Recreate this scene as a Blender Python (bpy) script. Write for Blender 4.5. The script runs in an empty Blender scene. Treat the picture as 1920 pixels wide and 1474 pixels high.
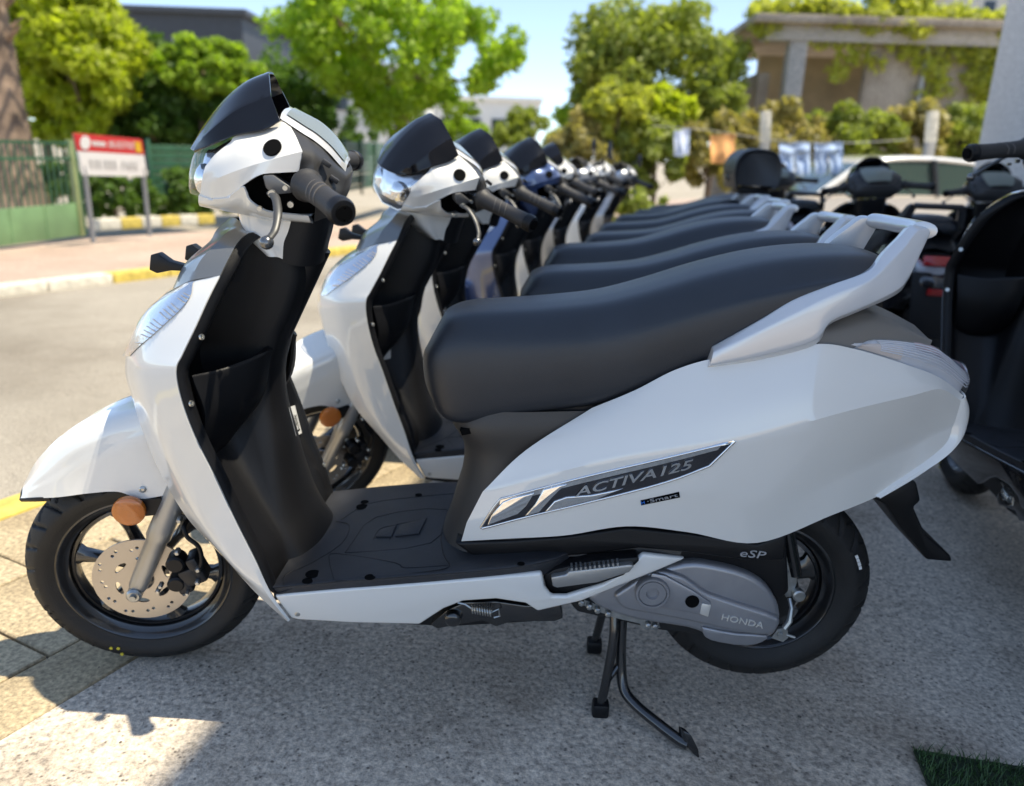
import bpy, bmesh, math, random
import numpy as np
from mathutils import Vector, Matrix
from mathutils.bvhtree import BVHTree
from mathutils.geometry import delaunay_2d_cdt
R = math.radians
scene = bpy.context.scene
COL = scene.collection

# ------------------------------------------------------------------ camera
F_PX = 1451.0                       # focal length in pixels of the 1920 px wide photograph
PITCH, ROLL, YAW = 17.2, 2.06, -1.9
CAM = np.array([.791, -1.415, 1.077])
_cp, _sp, _cy, _sy = math.cos(R(PITCH)), math.sin(R(PITCH)), math.cos(R(YAW)), math.sin(R(YAW))
FW = np.array([_sy*_cp, _cy*_cp, -_sp])
_r0 = np.array([_cy, -_sy, 0.]); _d0 = np.cross(FW, _r0)
RT = math.cos(R(ROLL))*_r0 - math.sin(R(ROLL))*_d0
DN = math.sin(R(ROLL))*_r0 + math.cos(R(ROLL))*_d0
cd = bpy.data.cameras.new('camera'); cam = bpy.data.objects.new('camera', cd); COL.objects.link(cam)
cam.matrix_world = Matrix((( RT[0], -DN[0], -FW[0], CAM[0]), (RT[1], -DN[1], -FW[1], CAM[1]),
                           (RT[2], -DN[2], -FW[2], CAM[2]), (0, 0, 0, 1)))
cd.sensor_fit = 'HORIZONTAL'; cd.sensor_width = 36; cd.lens = 36*F_PX/1920
cd.clip_start = .05; cd.clip_end = 2000
cd.dof.use_dof = True; cd.dof.focus_distance = 1.36; cd.dof.aperture_fstop = 2.5
scene.camera = cam

# ------------------------------------------------------------------ sky, sun, exposure
SUN = Vector((.40, -.062, .92)).normalized()          # towards the sun
elev = math.asin(SUN.z); az = math.atan2(SUN.x, SUN.y)
w = bpy.data.worlds.new('World'); scene.world = w; w.use_nodes = True
nt = w.node_tree; bg = nt.nodes['Background']
sky = nt.nodes.new('ShaderNodeTexSky'); sky.sky_type = 'NISHITA'; sky.sun_disc = False
sky.sun_elevation = elev; sky.sun_rotation = az; sky.altitude = 20; sky.air_density = .5; sky.dust_density = .0; sky.ozone_density = 2.0
gam = nt.nodes.new('ShaderNodeGamma'); gam.inputs[1].default_value = .70     # evens out the whole sky between horizon and zenith
nt.links.new(sky.outputs[0], gam.inputs[0]); nt.links.new(gam.outputs[0], bg.inputs[0]); bg.inputs[1].default_value = .15
sl = bpy.data.lights.new('sun', 'SUN'); sl.energy = 2.15; sl.angle = R(.55); sl.color = (1, .91, .73)
so = bpy.data.objects.new('sun', sl); COL.objects.link(so)
so.rotation_euler = SUN.to_track_quat('Z', 'Y').to_euler()
scene.view_settings.view_transform = 'Standard'; scene.view_settings.look = 'None'
scene.view_settings.exposure = 1.7; scene.view_settings.gamma = 1; scene.view_settings.use_curve_mapping = False
scene.render.resolution_x, scene.render.resolution_y = 1024, 786

# ------------------------------------------------------------------ pixel -> place
def ray(px, py): return FW + RT*(px-960)/F_PX + DN*(py-737)/F_PX
def P(px, py, y):                   # point of the pixel's ray in the plane y
    v = ray(px, py); return CAM + v*((y-CAM[1])/v[1])
SLOPE = .018                        # the ground falls away gently from the camera
def gz(y): return -SLOPE*y
def G(px, py, z=0.):                # point of the pixel's ray on the sloping ground (z above it)
    v = ray(px, py); return CAM + v*((z-CAM[2]-SLOPE*CAM[1])/(v[2]+SLOPE*v[1]))
def D(px, py, y): return P(px, py, y)
RAKE = 26.5; AX = np.array([.04, 0, .2335]); KX = np.array([math.sin(R(RAKE)), 0, math.cos(R(RAKE))])
def steer(p, th):
    v = np.asarray(p, float)-AX; c, s = math.cos(R(th)), math.sin(R(th))
    return AX + v*c + np.cross(KX, v)*s + KX*(v@KX)*(1-c)
def steer_m(th):
    return Matrix.Translation(Vector(AX)) @ Matrix.Rotation(R(th), 4, Vector(KX)) @ Matrix.Translation(-Vector(AX))
ST1 = 13.0                          # the near scooter's handlebar is turned this far
_o1 = steer(CAM, -ST1)
def H(px, py, s):                   # pixel -> point of the handlebar/fork unit, turned back straight
    v = steer(CAM+ray(px, py), -ST1) - _o1
    return _o1 + v*((s-_o1[1])/v[1])

# ------------------------------------------------------------------ materials
MATS = {}
def mat(name, col, rough=.5, metal=0., coat=0., bump=0., bscale=200., spec=.5, var=0., vscale=3., coat_rough=.05, trans=0., alpha=1., emis=None):
    if name in MATS: return MATS[name]
    m = bpy.data.materials.new(name); m.use_nodes = True; n = m.node_tree; b = n.nodes['Principled BSDF']
    b.inputs['Base Color'].default_value = (*col, 1); b.inputs['Roughness'].default_value = rough
    b.inputs['Metallic'].default_value = metal; b.inputs['Coat Weight'].default_value = coat
    b.inputs['Coat Roughness'].default_value = coat_rough; b.inputs['Coat IOR'].default_value = 1.75; b.inputs['Specular IOR Level'].default_value = spec
    b.inputs['Transmission Weight'].default_value = trans; b.inputs['Alpha'].default_value = alpha
    tc = n.nodes.new('ShaderNodeTexCoord')
    if var:
        nz = n.nodes.new('ShaderNodeTexNoise'); nz.inputs['Scale'].default_value = vscale; nz.inputs['Detail'].default_value = 6
        n.links.new(tc.outputs['Object'], nz.inputs['Vector'])
        mr = n.nodes.new('ShaderNodeMapRange'); mr.inputs[1].default_value = .3; mr.inputs[2].default_value = .7
        mr.inputs[3].default_value = 1-var; mr.inputs[4].default_value = 1+var
        n.links.new(nz.outputs['Fac'], mr.inputs[0])
        mx = n.nodes.new('ShaderNodeMix'); mx.data_type = 'RGBA'; mx.blend_type = 'MULTIPLY'; mx.inputs[0].default_value = 1
        mx.inputs[6].default_value = (*col, 1); n.links.new(mr.outputs[0], mx.inputs[7])
        n.links.new(mx.outputs[2], b.inputs['Base Color'])
    if bump:
        nb = n.nodes.new('ShaderNodeTexNoise'); nb.inputs['Scale'].default_value = bscale; nb.inputs['Detail'].default_value = 3
        n.links.new(tc.outputs['Object'], nb.inputs['Vector'])
        bp = n.nodes.new('ShaderNodeBump'); bp.inputs['Strength'].default_value = bump; bp.inputs['Distance'].default_value = .002
        n.links.new(nb.outputs['Fac'], bp.inputs['Height']); n.links.new(bp.outputs[0], b.inputs['Normal'])
    MATS[name] = m; return m
def glass(name, col=(1, 1, 1), gloss=.12, rough=.02):
    if name in MATS: return MATS[name]
    m = bpy.data.materials.new(name); m.use_nodes = True; n = m.node_tree; n.nodes.clear()
    o = n.nodes.new('ShaderNodeOutputMaterial'); t = n.nodes.new('ShaderNodeBsdfTransparent'); g = n.nodes.new('ShaderNodeBsdfGlossy')
    t.inputs[0].default_value = (*col, 1); g.inputs['Roughness'].default_value = rough
    f = n.nodes.new('ShaderNodeLayerWeight'); f.inputs[0].default_value = .5
    pw = n.nodes.new('ShaderNodeMath'); pw.operation = 'POWER'; pw.inputs[1].default_value = 4.; n.links.new(f.outputs['Facing'], pw.inputs[0])
    a = n.nodes.new('ShaderNodeMath'); a.operation = 'MULTIPLY_ADD'; a.inputs[1].default_value = .7; a.inputs[2].default_value = gloss; n.links.new(pw.outputs[0], a.inputs[0])
    mx = n.nodes.new('ShaderNodeMixShader'); n.links.new(a.outputs[0], mx.inputs[0]); n.links.new(t.outputs[0], mx.inputs[1]); n.links.new(g.outputs[0], mx.inputs[2])
    n.links.new(mx.outputs[0], o.inputs[0]); MATS[name] = m; return m

# ------------------------------------------------------------------ mesh helpers
class MB:
    def __init__(s): s.v = []; s.f = []
    def add(s, vs, fs):
        o = len(s.v); s.v += [tuple(map(float, p)) for p in vs]; s.f += [tuple(i+o for i in f) for f in fs]; return s
    def mirror(s):
        o = len(s.v); n = len(s.f)
        s.v += [(x, -y, z) for x, y, z in s.v]; s.f += [tuple(i+o for i in reversed(f)) for f in s.f[:n]]; return s
    def grid(s, g, cu=False, cv=False):
        g = np.asarray(g); nu, nv = g.shape[:2]; fs = []
        for i in range(nu if cu else nu-1):
            for j in range(nv if cv else nv-1):
                a, b = i, (i+1) % nu; c, d = j, (j+1) % nv
                fs.append((a*nv+c, b*nv+c, b*nv+d, a*nv+d))
        return s.add(g.reshape(-1, 3), fs)
    def tube(s, path, rad, n=12, caps=True, flat=1.):
        path = [np.asarray(p, float) for p in path]; m = len(path)
        if not hasattr(rad, '__len__'): rad = [rad]*m
        rings = []; up = None
        for i, p in enumerate(path):
            t = path[min(i+1, m-1)]-path[max(i-1, 0)]; t = t/(np.linalg.norm(t)+1e-9)
            if up is None: up = np.array([0, 0, 1.]) if abs(t[2]) < .9 else np.array([0, 1., 0])
            a = np.cross(t, up); a /= np.linalg.norm(a)+1e-9; b = np.cross(a, t); up = b
            rings.append([p+rad[i]*(math.cos(2*math.pi*k/n)*a+flat*math.sin(2*math.pi*k/n)*b) for k in range(n)])
        o = len(s.v); s.grid(rings, cv=True)
        if caps: s.f += [tuple(o+k for k in range(n)), tuple(o+(m-1)*n+k for k in reversed(range(n)))]
        return s
    def lathe(s, prof, c, ax=(0, 1, 0), n=32, caps=False):
        # prof = [(radius, along)] about axis ax through c
        ax = np.asarray(ax, float); ax = ax/np.linalg.norm(ax); t = np.array([0, 0, 1.]) if abs(ax[2]) < .9 else np.array([1., 0, 0])
        a = np.cross(ax, t); a /= np.linalg.norm(a); b = np.cross(ax, a); c = np.asarray(c, float)
        g = [[c+ax*h+r*(math.cos(2*math.pi*k/n)*a+math.sin(2*math.pi*k/n)*b) for k in range(n)] for r, h in prof]
        o = len(s.v); s.grid(g, cv=True)
        if caps:
            m = len(prof); s.f += [tuple(o+k for k in reversed(range(n))), tuple(o+(m-1)*n+k for k in range(n))]
        return s
    def box(s, c, sz, rot=None):
        c = np.asarray(c, float); h = np.asarray(sz, float)/2; vs = []
        for x in (-1, 1):
            for y in (-1, 1):
                for z in (-1, 1):
                    q = Vector((x*h[0], y*h[1], z*h[2]))
                    if rot is not None: q = rot @ q
                    vs.append(c+np.array(q))
        return s.add(vs, [(0, 1, 3, 2), (4, 6, 7, 5), (0, 4, 5, 1), (2, 3, 7, 6), (0, 2, 6, 4), (1, 5, 7, 3)])
    def prism(s, pts, d):
        # closed outline of 3-D points pushed along d
        n = len(pts); d = np.asarray(d, float); o = len(s.v)
        s.v += [tuple(map(float, p)) for p in pts]+[tuple(map(float, np.asarray(p)+d)) for p in pts]
        s.f += [tuple(o+i for i in range(n)), tuple(o+n+i for i in reversed(range(n)))]
        s.f += [(o+(i+1) % n, o+i, o+n+i, o+n+(i+1) % n) for i in range(n)]
        return s
    def plate(s, outer, holes, o3, ex, ey, en, th):
        # flat plate with real holes: 2-D outlines in the frame o3, ex, ey; thickness th along en
        loops = [outer]+holes; pts = []; edges = []
        for L in loops:
            b = len(pts); pts += [Vector(p) for p in L]; edges += [(b+i, b+(i+1) % len(L)) for i in range(len(L))]
        vs, es, fs, *_ = delaunay_2d_cdt(pts, edges, [], 0, 1e-7)
        def inside(p, L):
            c = False; j = len(L)-1
            for i in range(len(L)):
                if (L[i][1] > p[1]) != (L[j][1] > p[1]) and p[0] < (L[j][0]-L[i][0])*(p[1]-L[i][1])/(L[j][1]-L[i][1])+L[i][0]: c = not c
                j = i
            return c
        o3, ex, ey, en = [np.asarray(q, float) for q in (o3, ex, ey, en)]
        keep = []
        for f in fs:
            c = sum((vs[i] for i in f), Vector((0, 0)))/len(f)
            if inside(c, outer) and not any(inside(c, h) for h in holes): keep.append(f)
        n = len(vs); top = [o3+ex*q[0]+ey*q[1] for q in vs]; bot = [q+en*th for q in top]
        fl = [tuple(f) for f in keep]+[tuple(n+i for i in reversed(f)) for f in keep]
        cnt = {}
        for f in keep:
            for i in range(len(f)):
                e = (f[i], f[(i+1) % len(f)]); cnt[e] = 1
        for (a, b) in cnt:
            if (b, a) not in cnt: fl.append((b, a, n+a, n+b))
        return s.add(top+bot, fl)

def mesh(name, mb, m, smooth=True, sharp=38):
    me = bpy.data.meshes.new(name); me.from_pydata(mb.v, [], mb.f)
    b = bmesh.new(); b.from_mesh(me); bmesh.ops.remove_doubles(b, verts=b.verts, dist=1e-5)
    bmesh.ops.recalc_face_normals(b, faces=b.faces); b.to_mesh(me); b.free()
    if m: me.materials.append(m)
    if smooth:
        me.polygons.foreach_set('use_smooth', [True]*len(me.polygons))
        try: me.set_sharp_from_angle(angle=R(sharp))
        except Exception: pass
    me.update(); return me
def obj(name, mb, m, parent=None, smooth=True, sharp=38, bevel=0., seg=2, solid=0., sub=0):
    me = mb if isinstance(mb, bpy.types.Mesh) else mesh(name, mb, m, smooth, sharp)
    o = bpy.data.objects.new(name, me); COL.objects.link(o)
    if solid:
        q = o.modifiers.new('s', 'SOLIDIFY'); q.thickness = solid; q.offset = -1
    if bevel:
        q = o.modifiers.new('b', 'BEVEL'); q.width = bevel; q.segments = seg; q.limit_method = 'ANGLE'; q.angle_limit = R(32); q.harden_normals = False
    if sub:
        q = o.modifiers.new('u', 'SUBSURF'); q.levels = q.render_levels = sub
    if solid or bevel or sub:
        dg = bpy.context.evaluated_depsgraph_get(); ev = o.evaluated_get(dg)
        me2 = bpy.data.meshes.new_from_object(ev); o.modifiers.clear(); o.data = me2; me2.name = name
        me2.polygons.foreach_set('use_smooth', [smooth]*len(me2.polygons))
        if smooth: me2.set_sharp_from_angle(angle=R(sharp))
    if parent: o.parent = parent
    return o
def each(name, mbs, m, parent, mk=None, **k):
    return [(mk or obj)(name, q, m, parent, **k) for q in mbs]
def both(name, half, m, parent, mk=None, solid=0., **k):
    """a left part and its mirror image as two parts"""
    o1 = (mk or obj)(name, half, m, parent, solid=solid, **k)
    q = MB(); q.v = [(x, -y, z) for x, y, z in half.v]; q.f = [tuple(reversed(f)) for f in half.f]
    return o1, (mk or obj)(name, q, m, parent, solid=solid, **k)
def tag(o, label, cat, group=None, kind=None):
    if label: o['label'] = label
    if cat: o['category'] = cat
    if group: o['group'] = group
    if kind: o['kind'] = kind
    return o
def empty(name, loc=(0, 0, 0), rz=0.):
    o = bpy.data.objects.new(name, None); COL.objects.link(o); o.location = loc; o.rotation_euler = (0, 0, rz); o.empty_display_size = .1; return o

def cr(pts, n):
    """Catmull-Rom through pts, n samples per span"""
    p = np.asarray(pts, float); m = len(p)
    if m == 2: return np.array([p[0]+(p[1]-p[0])*t for t in np.linspace(0, 1, n+1)])
    q = np.vstack([2*p[0]-p[1], p, 2*p[-1]-p[-2]]); out = []
    for i in range(m-1):
        a, b, c, d = q[i:i+4]
        for t in np.linspace(0, 1, n, endpoint=False):
            out.append(.5*(2*b+(c-a)*t+(2*a-5*b+4*c-d)*t*t+(3*b-a-3*c+d)*t**3))
    out.append(p[-1]); return np.array(out)
def crb(pts, n, br=()):
    """the same with sharp breaks at the given control indices"""
    br = [0]+[b for b in br]+[len(pts)-1]; out = []
    for a, b in zip(br[:-1], br[1:]):
        s = cr(pts[a:b+1], n); out += list(s if not out else s[1:])
    return np.array(out)
def patch(rows, nu=6, nv=6, ub=(), vb=()):
    """rows[i][j] control points; ub breaks along i, vb breaks along j"""
    a = np.array([crb(np.asarray(r, float), nv, vb) for r in rows])
    return np.array([crb(a[:, j], nu, ub) for j in range(a.shape[1])]).transpose(1, 0, 2)
def bvh(o): return BVHTree.FromObject(o, bpy.context.evaluated_depsgraph_get())
def hit(t, px, py, off=0., head=False):
    """where the pixel's ray meets a built surface, lifted off it"""
    if head: o, v = _o1, steer(CAM+ray(px, py), -ST1)-_o1
    else: o, v = CAM, ray(px, py)
    l, nn, i, d = t.ray_cast(Vector(o), Vector(v).normalized())
    if l is None: return None
    if nn.dot(Vector(v)) > 0: nn = -nn
    return np.array(l+nn*off)
def skin(t, pts, off, head=False, fall=None):
    return [hit(t, x, y, off, head) if hit(t, x, y, off, head) is not None else fall(x, y) for x, y in pts]
def text_mesh(body, o3, ex, ey, size, depth=.0006, shear=0., m=None, name='lettering', parent=None, width=None, head=False, bold=0.):
    """lettering as thin raised shapes: ex along the line, ey up (unit vectors)"""
    cu = bpy.data.curves.new('t', 'FONT'); cu.body = body; cu.size = 1; cu.extrude = .5; cu.shear = shear; cu.resolution_u = 3; cu.offset = bold
    t = bpy.data.objects.new('t', cu); COL.objects.link(t)
    me = bpy.data.meshes.new_from_object(t.evaluated_get(bpy.context.evaluated_depsgraph_get()))
    bpy.data.objects.remove(t); o3, ex, ey = [np.asarray(q, float) for q in (o3, ex, ey)]
    ex = ex/np.linalg.norm(ex); ey = ey-ex*(ex@ey); ey /= np.linalg.norm(ey); en = np.cross(ex, ey)
    xs = [v.co.x for v in me.vertices]; x0 = min(xs); wd = max(xs)-x0; sx = size if width is None else width/wd
    for v in me.vertices:
        q = o3+ex*(v.co.x-x0)*sx+ey*v.co.y*size+en*v.co.z*depth; v.co = Vector(q)
    me.materials.clear(); me.materials.append(m); me.name = name
    o = bpy.data.objects.new(name, me); COL.objects.link(o)
    if parent: o.parent = parent
    return o
# ------------------------------------------------------------------ scooter materials
WHITE = mat('pearl_white_paint', (.82, .80, .745), .28, 0, 1., coat_rough=.02)
BLK = mat('black_plastic', (.006, .006, .007), .42, spec=.35, bump=.25, bscale=900, var=.15, vscale=9)
FLOORM = mat('floor_plastic', (.026, .027, .031), .42, bump=.5, bscale=700, var=.25, vscale=14)
TRIM = mat('dark_brown_grey_plastic', (.052, .047, .042), .46, bump=.25, bscale=900)
SEAT = mat('seat_vinyl', (.017, .020, .026), .40, spec=.62, bump=.22, bscale=650, var=.1, vscale=12)
SILV = mat('silver_paint', (.66, .66, .665), .30, .3, .8)
GREYM = mat('dark_silver_paint', (.20, .20, .19), .34, .55, .5)
TAILG = mat('tail_grey_plastic', (.19, .175, .155), .45)
RUB = mat('tyre_rubber', (.012, .0115, .011), .62, bump=.3, bscale=300, var=.2, vscale=20)
RIMB = mat('black_rim_paint', (.012, .012, .013), .30, 0, .6)
STEEL = mat('brake_disc_steel', (.50, .46, .41), .36, .9)
ALU = mat('fork_aluminium', (.42, .42, .41), .38, .75)
CASE = mat('engine_case_metal', (.34, .34, .355), .32, .55, var=.06, vscale=30, bump=.08, bscale=500)
CHROME = mat('chrome', (.82, .82, .82), .045, 1.)
SCREW = mat('bright_screw', (.55, .55, .52), .3, .9)
DARKCH = mat('dark_chrome', (.10, .10, .11), .08, .9)
GRIP = mat('grip_rubber', (.030, .028, .027), .55, bump=.2, bscale=500)
VIS = mat('smoked_visor', (.006, .006, .008), .12, 0, 0, spec=.38)
ORNG = mat('amber_reflector', (.62, .17, .012), .30, 0, .6, bump=.6, bscale=600)
REDM = mat('red_lens', (.45, .012, .012), .2, 0, .5)
GLS = glass('clear_lens', (.97, .98, 1.), .08)
REFL = mat('lamp_reflector', (.84, .84, .86), .18, .1, bump=.5, bscale=45)
REFM = mat('lamp_chrome', (.70, .71, .73), .16, .9, bump=.45, bscale=45)
LCD = mat('instrument_glass', (.20, .22, .19), .16, 0, .15, spec=.3)
STICK = mat('white_sticker', (.75, .75, .73), .5)
INK = mat('black_ink', (.004, .004, .004), .9, spec=.08)
BLUEINK = mat('blue_ink', (.03, .20, .75), .4)
SILINK = mat('silver_ink', (.55, .56, .58), .3, .6)
BRKT = mat('zinc_bracket', (.42, .43, .42), .35, .85, var=.2, vscale=60)
STANDM = mat('black_enamel', (.012, .012, .013), .22, 0, .6)

STEERED = []
def hobj(*a, **k):
    o = obj(*a, **k); STEERED.append(o); return o

def circle2(r, n, cx=0, cy=0): return [(cx+r*math.cos(2*math.pi*i/n), cy+r*math.sin(2*math.pi*i/n)) for i in range(n)]

def tyre(c, Ro, bead, hw, n=360, K=26, tread=True):
    prof = [(bead-.004, -hw*.74), (bead+.004, -hw*.82), (bead+.012, -hw*.93), (bead+(Ro-bead)*.30, -hw*1.0), (bead+(Ro-bead)*.42, -hw*1.025)]
    tr = []
    for a in np.linspace(-1, 1, 25):
        y = hw*1.02*a; r = Ro-(Ro-bead)*.50*abs(a)**2.3; tr.append((r, y))
    prof = prof+tr+[(r, -y) for r, y in reversed(prof)]
    g = []
    for (r, y) in prof:
        ring = []
        for k in range(n):
            t = k/n; rr = r; q = abs(y)/hw
            if tread and r > bead+(Ro-bead)*.52:
                sgn = 1 if y > 0 else -1
                if .34 < q < .99 and ((t*K+.75*q+(.5 if sgn > 0 else 0)) % 1) < .15: rr -= .006
                if .12 < q < .66 and ((t*K+.30-.95*q+(.5 if sgn > 0 else 0)) % 1) < .12: rr -= .006
            a = 2*math.pi*t
            ring.append((c[0]+rr*math.cos(a), c[1]+y, c[2]+rr*math.sin(a)))
        g.append(ring)
    return MB().grid(g, cv=True)
def rim(c, bead, hw, spokes, a0, hub=.034, sw=.030):
    b = MB()
    p = [(bead+.001, hw*.78), (bead-.003, hw*.80), (bead-.007, hw*.74), (bead-.010, hw*.55), (bead-.020, hw*.40), (bead-.024, 0)]
    p = [(r, -y) for r, y in p]+[(r, y) for r, y in reversed(p[:-1])]
    b.lathe(p, c, n=96)
    q = [(bead-.024, -hw*.30), (bead-.030, -hw*.34), (bead-.033, -hw*.2), (bead-.033, hw*.2), (bead-.030, hw*.34), (bead-.024, hw*.3)]
    b.lathe(q, c, n=96)
    b.lathe([(.012, -hw*.9), (hub*.8, -hw*.9), (hub, -hw*.8), (hub, hw*.8), (hub*.8, hw*.9), (.012, hw*.9)], c, n=40)
    for i in range(spokes):
        a = R(a0+i*360/spokes); d = np.array([math.cos(a), 0, math.sin(a)]); t = np.array([-math.sin(a), 0, math.cos(a)]); Y = np.array([0, 1., 0])
        rows = []
        for r, wd, th in ((hub*.7, sw*.62, .022), (hub+.02, sw*.42, .018), (bead-.075, sw*.40, .014), (bead-.045, sw*.55, .013), (bead-.029, sw*1.0, .013)):
            q = np.array(c)+d*r
            rows.append([q-t*wd-Y*th*.5, q-t*wd*.45-Y*th, q+t*wd*.45-Y*th, q+t*wd-Y*th*.5, q+t*wd+Y*th*.5, q+t*wd*.45+Y*th, q-t*wd*.45+Y*th, q-t*wd+Y*th*.5])
        b.grid(rows, cv=True)
    return b

def build_scooter():
    root = empty('scooter', (0, 0, 0))
    # ------------------------------------------------------------ rear body panels
    cols = [
     [(1110,765,.128),(985,845,.142),(905,922,.146),(875,980,.146),(865,1015,.142)],
     [(1190,732,.135),(1090,815,.158),(1010,895,.168),(970,960,.166),(955,1010,.158)],
     [(1265,694,.138),(1190,785,.166),(1120,868,.182),(1080,945,.180),(1060,1004,.170)],
     [(1340,672,.142),(1290,762,.170),(1245,848,.188),(1205,930,.186),(1175,987,.176)],
     [(1430,664,.146),(1405,745,.174),(1375,828,.190),(1330,925,.184),(1290,998,.172)],
     [(1530,645,.146),(1512,725,.172),(1495,797,.186),(1450,950,.168),(1420,1018,.160)],
     [(1605,655,.140),(1603,720,.160),(1600,768,.171),(1578,893,.146),(1560,966,.144)],
     [(1700,684,.124),(1702,718,.138),(1705,743,.143),(1680,848,.114),(1655,926,.116)],
     [(1762,708,.104),(1763,722,.112),(1764,730,.116),(1743,818,.094),(1725,880,.098)],
     [(1807,742,.078),(1804,748,.082),(1802,752,.085),(1790,800,.080),(1777,832,.084)]]
    b = MB(); g = patch([[P(x, y, -w_) for x, y, w_ in c] for c in cols], 7, 8, vb=(2, 3))
    b.grid(g)
    side = obj('side_panel', b, WHITE, root, solid=.004, bevel=.0012, sharp=20)
    T_side = bvh(side)
    b2 = MB().grid(g*np.array([1, -1, 1])); obj('side_panel', b2, WHITE, root, solid=-.004, sharp=28)
    # dark core that the panels are fixed to
    core = MB()
    for (x, hw, z0, z1) in ((.70, .10, .40, .66), (.90, .115, .42, .72), (1.15, .125, .47, .80), (1.35, .11, .60, .88), (1.45, .08, .68, .86)):
        pass
    secs = [[(x, -hw, z0), (x, hw, z0), (x, hw, z1), (x, -hw, z1)] for (x, hw, z0, z1) in ((.70, .10, .40, .62), (.90, .115, .42, .66), (1.15, .125, .48, .76), (1.35, .11, .60, .80), (1.46, .07, .68, .78))]
    core.grid(secs, cv=True); core.f += [(0, 1, 2, 3), (16, 17, 18, 19)]
    obj('inner_frame', core, BLK, root, smooth=False)
    # ------------------------------------------------------------ trim under the seat
    lv = [(880,765,.105,.12),(862,803,.108,.125),(888,850,.102,.118),(887,900,.104,.122),(873,950,.110,.132),(858,1000,.118,.140),(846,1030,.122,.144)]
    rows = []
    for (x, y, w1, w2) in lv:
        f = P(x, y, -w1); z = f[2]
        half = [np.array([f[0]+.42, -w2*.98, z+.02]), np.array([f[0]+.22, -w2, z+.01]), np.array([f[0]+.06, -w2, z]), np.array([f[0]+.004, -w1*.93, z]), np.array([f[0]-.022, -w1*.5, z]), np.array([f[0]-.027, 0, z])]
        rows.append(half+[q*np.array([1, -1, 1]) for q in reversed(half[:-1])])
    obj('under_seat_trim', MB().grid(patch(rows, 5, 4)), TRIM, root, solid=.003)
    low = [(850,1018),(960,1013),(1060,1006),(1175,989),(1290,1000),(1420,1021),(1476,1000),(1472,1052),(1400,1052),(1290,1037),(1200,1029),(1100,1041),(960,1052),(885,1043)]
    obj('lower_side_trim', MB().prism([P(x, y, -.146) for x, y in low], (0, .05, 0)), BLK, root, bevel=.006, seg=3)
    obj('lower_side_trim', MB().prism([P(x, y, -.150)*np.array([1, -1, 1]) for x, y in low], (0, -.05, 0)), BLK, root)
    oE = P(1387, 1043, -.1475); text_mesh('eSP', oE, P(1447, 1049, -.1475)-oE, P(1387, 1020, -.1475)-oE, .021, depth=.002, m=SILINK, shear=.15, parent=root, width=.046)
    # ------------------------------------------------------------ badge on the side panel
    top = [(902,988),(935,940),(960,930),(1100,893),(1250,858),(1378,827)]
    bot = [(905,990),(925,985),(990,968),(1130,935),(1250,903),(1330,873)]
    L = top+list(reversed(bot))
    tc_, bc_ = cr([(*p_, 0) for p_ in top], 5)[:, :2], cr([(*p_, 0) for p_ in bot], 5)[:, :2]
    loop = [hit(T_side, x, y, .0012) for x, y in list(tc_)+list(bc_[::-1])]; loop.append(loop[0])
    badge = obj('badge', MB().tube(loop, .0024, 8, True), CHROME, root, sharp=60)
    fld = MB().grid([[hit(T_side, *(tc_[k_]*(1-t_)+bc_[k_]*t_), .0022) for t_ in np.linspace(0, 1, 7)] for k_ in range(len(tc_))])
    obj('badge_field', fld, DARKCH, badge)
    hl_ = MB().grid([[hit(T_side, *(tc_[k_]*(1-t_)+bc_[k_]*t_), .0030) for t_ in np.linspace(.04, .20, 3)] for k_ in range(6, len(tc_)-1)])
    obj('badge_strip', hl_, CHROME, badge)
    def sk(x, y, o=.004): return hit(T_side, x, y, o)
    for pts in ([(914,984),(922,966),(944,940),(962,932),(1004,922),(988,948),(972,962),(940,974)], [(984,966),(1004,944),(1020,916),(1050,908),(1066,906),(1050,918),(1034,934),(1012,958)], [(1022,958),(1040,938),(1062,930),(1110,926),(1170,914),(1120,934)]):
        obj('badge_wing', MB().prism([sk(x, y, .005) for x, y in pts], (0, .006, 0)), CHROME, badge, bevel=.0022, seg=3, sharp=60)
    oA = sk(1078, 929, .0058); text_mesh('ACTIVA125', oA, sk(1310, 872, .0058)-oA, sk(1090, 905, .0058)-oA, .0225, depth=.002, m=CHROME, shear=.35, bold=.012, parent=badge, width=float(np.linalg.norm(sk(1306, 873)-sk(1078, 929)))*.985)
    hs = [(1201,938),(1273,922),(1275,932),(1202,947)]
    hb = obj('small_badge', MB().prism([sk(x, y, .0015) for x, y in hs], (0, .002, 0)), INK, root, smooth=False)
    o1 = sk(1203, 945, .0022); text_mesh('H', o1, sk(1274, 929, .0022)-o1, sk(1203, 930, .0022)-o1, .010, depth=.001, m=BLUEINK, parent=hb)
    o2 = sk(1214, 942, .0022); text_mesh('\u00b7Smart', o2, sk(1274, 929, .0022)-o2, sk(1213, 930, .0022)-o2, .0095, depth=.001, m=SILINK, parent=hb, width=float(np.linalg.norm(sk(1271, 931)-sk(1214, 942))))
    # ------------------------------------------------------------ seat
    xs  = [.585, .60, .625, .67, .74, .82, .90, .98, 1.07, 1.16, 1.24, 1.31, 1.355, 1.385, 1.40]
    zt  = [.795, .800, .806, .812, .818, .827, .840, .864, .896, .922, .936, .941, .937, .926, .912]
    zb  = [.625, .615, .606, .606, .622, .640, .656, .690, .738, .784, .818, .842, .854, .862, .866]
    wd  = [.070, .096, .112, .120, .125, .129, .132, .134, .137, .140, .140, .134, .121, .100, .070]
    secs = []
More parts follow.
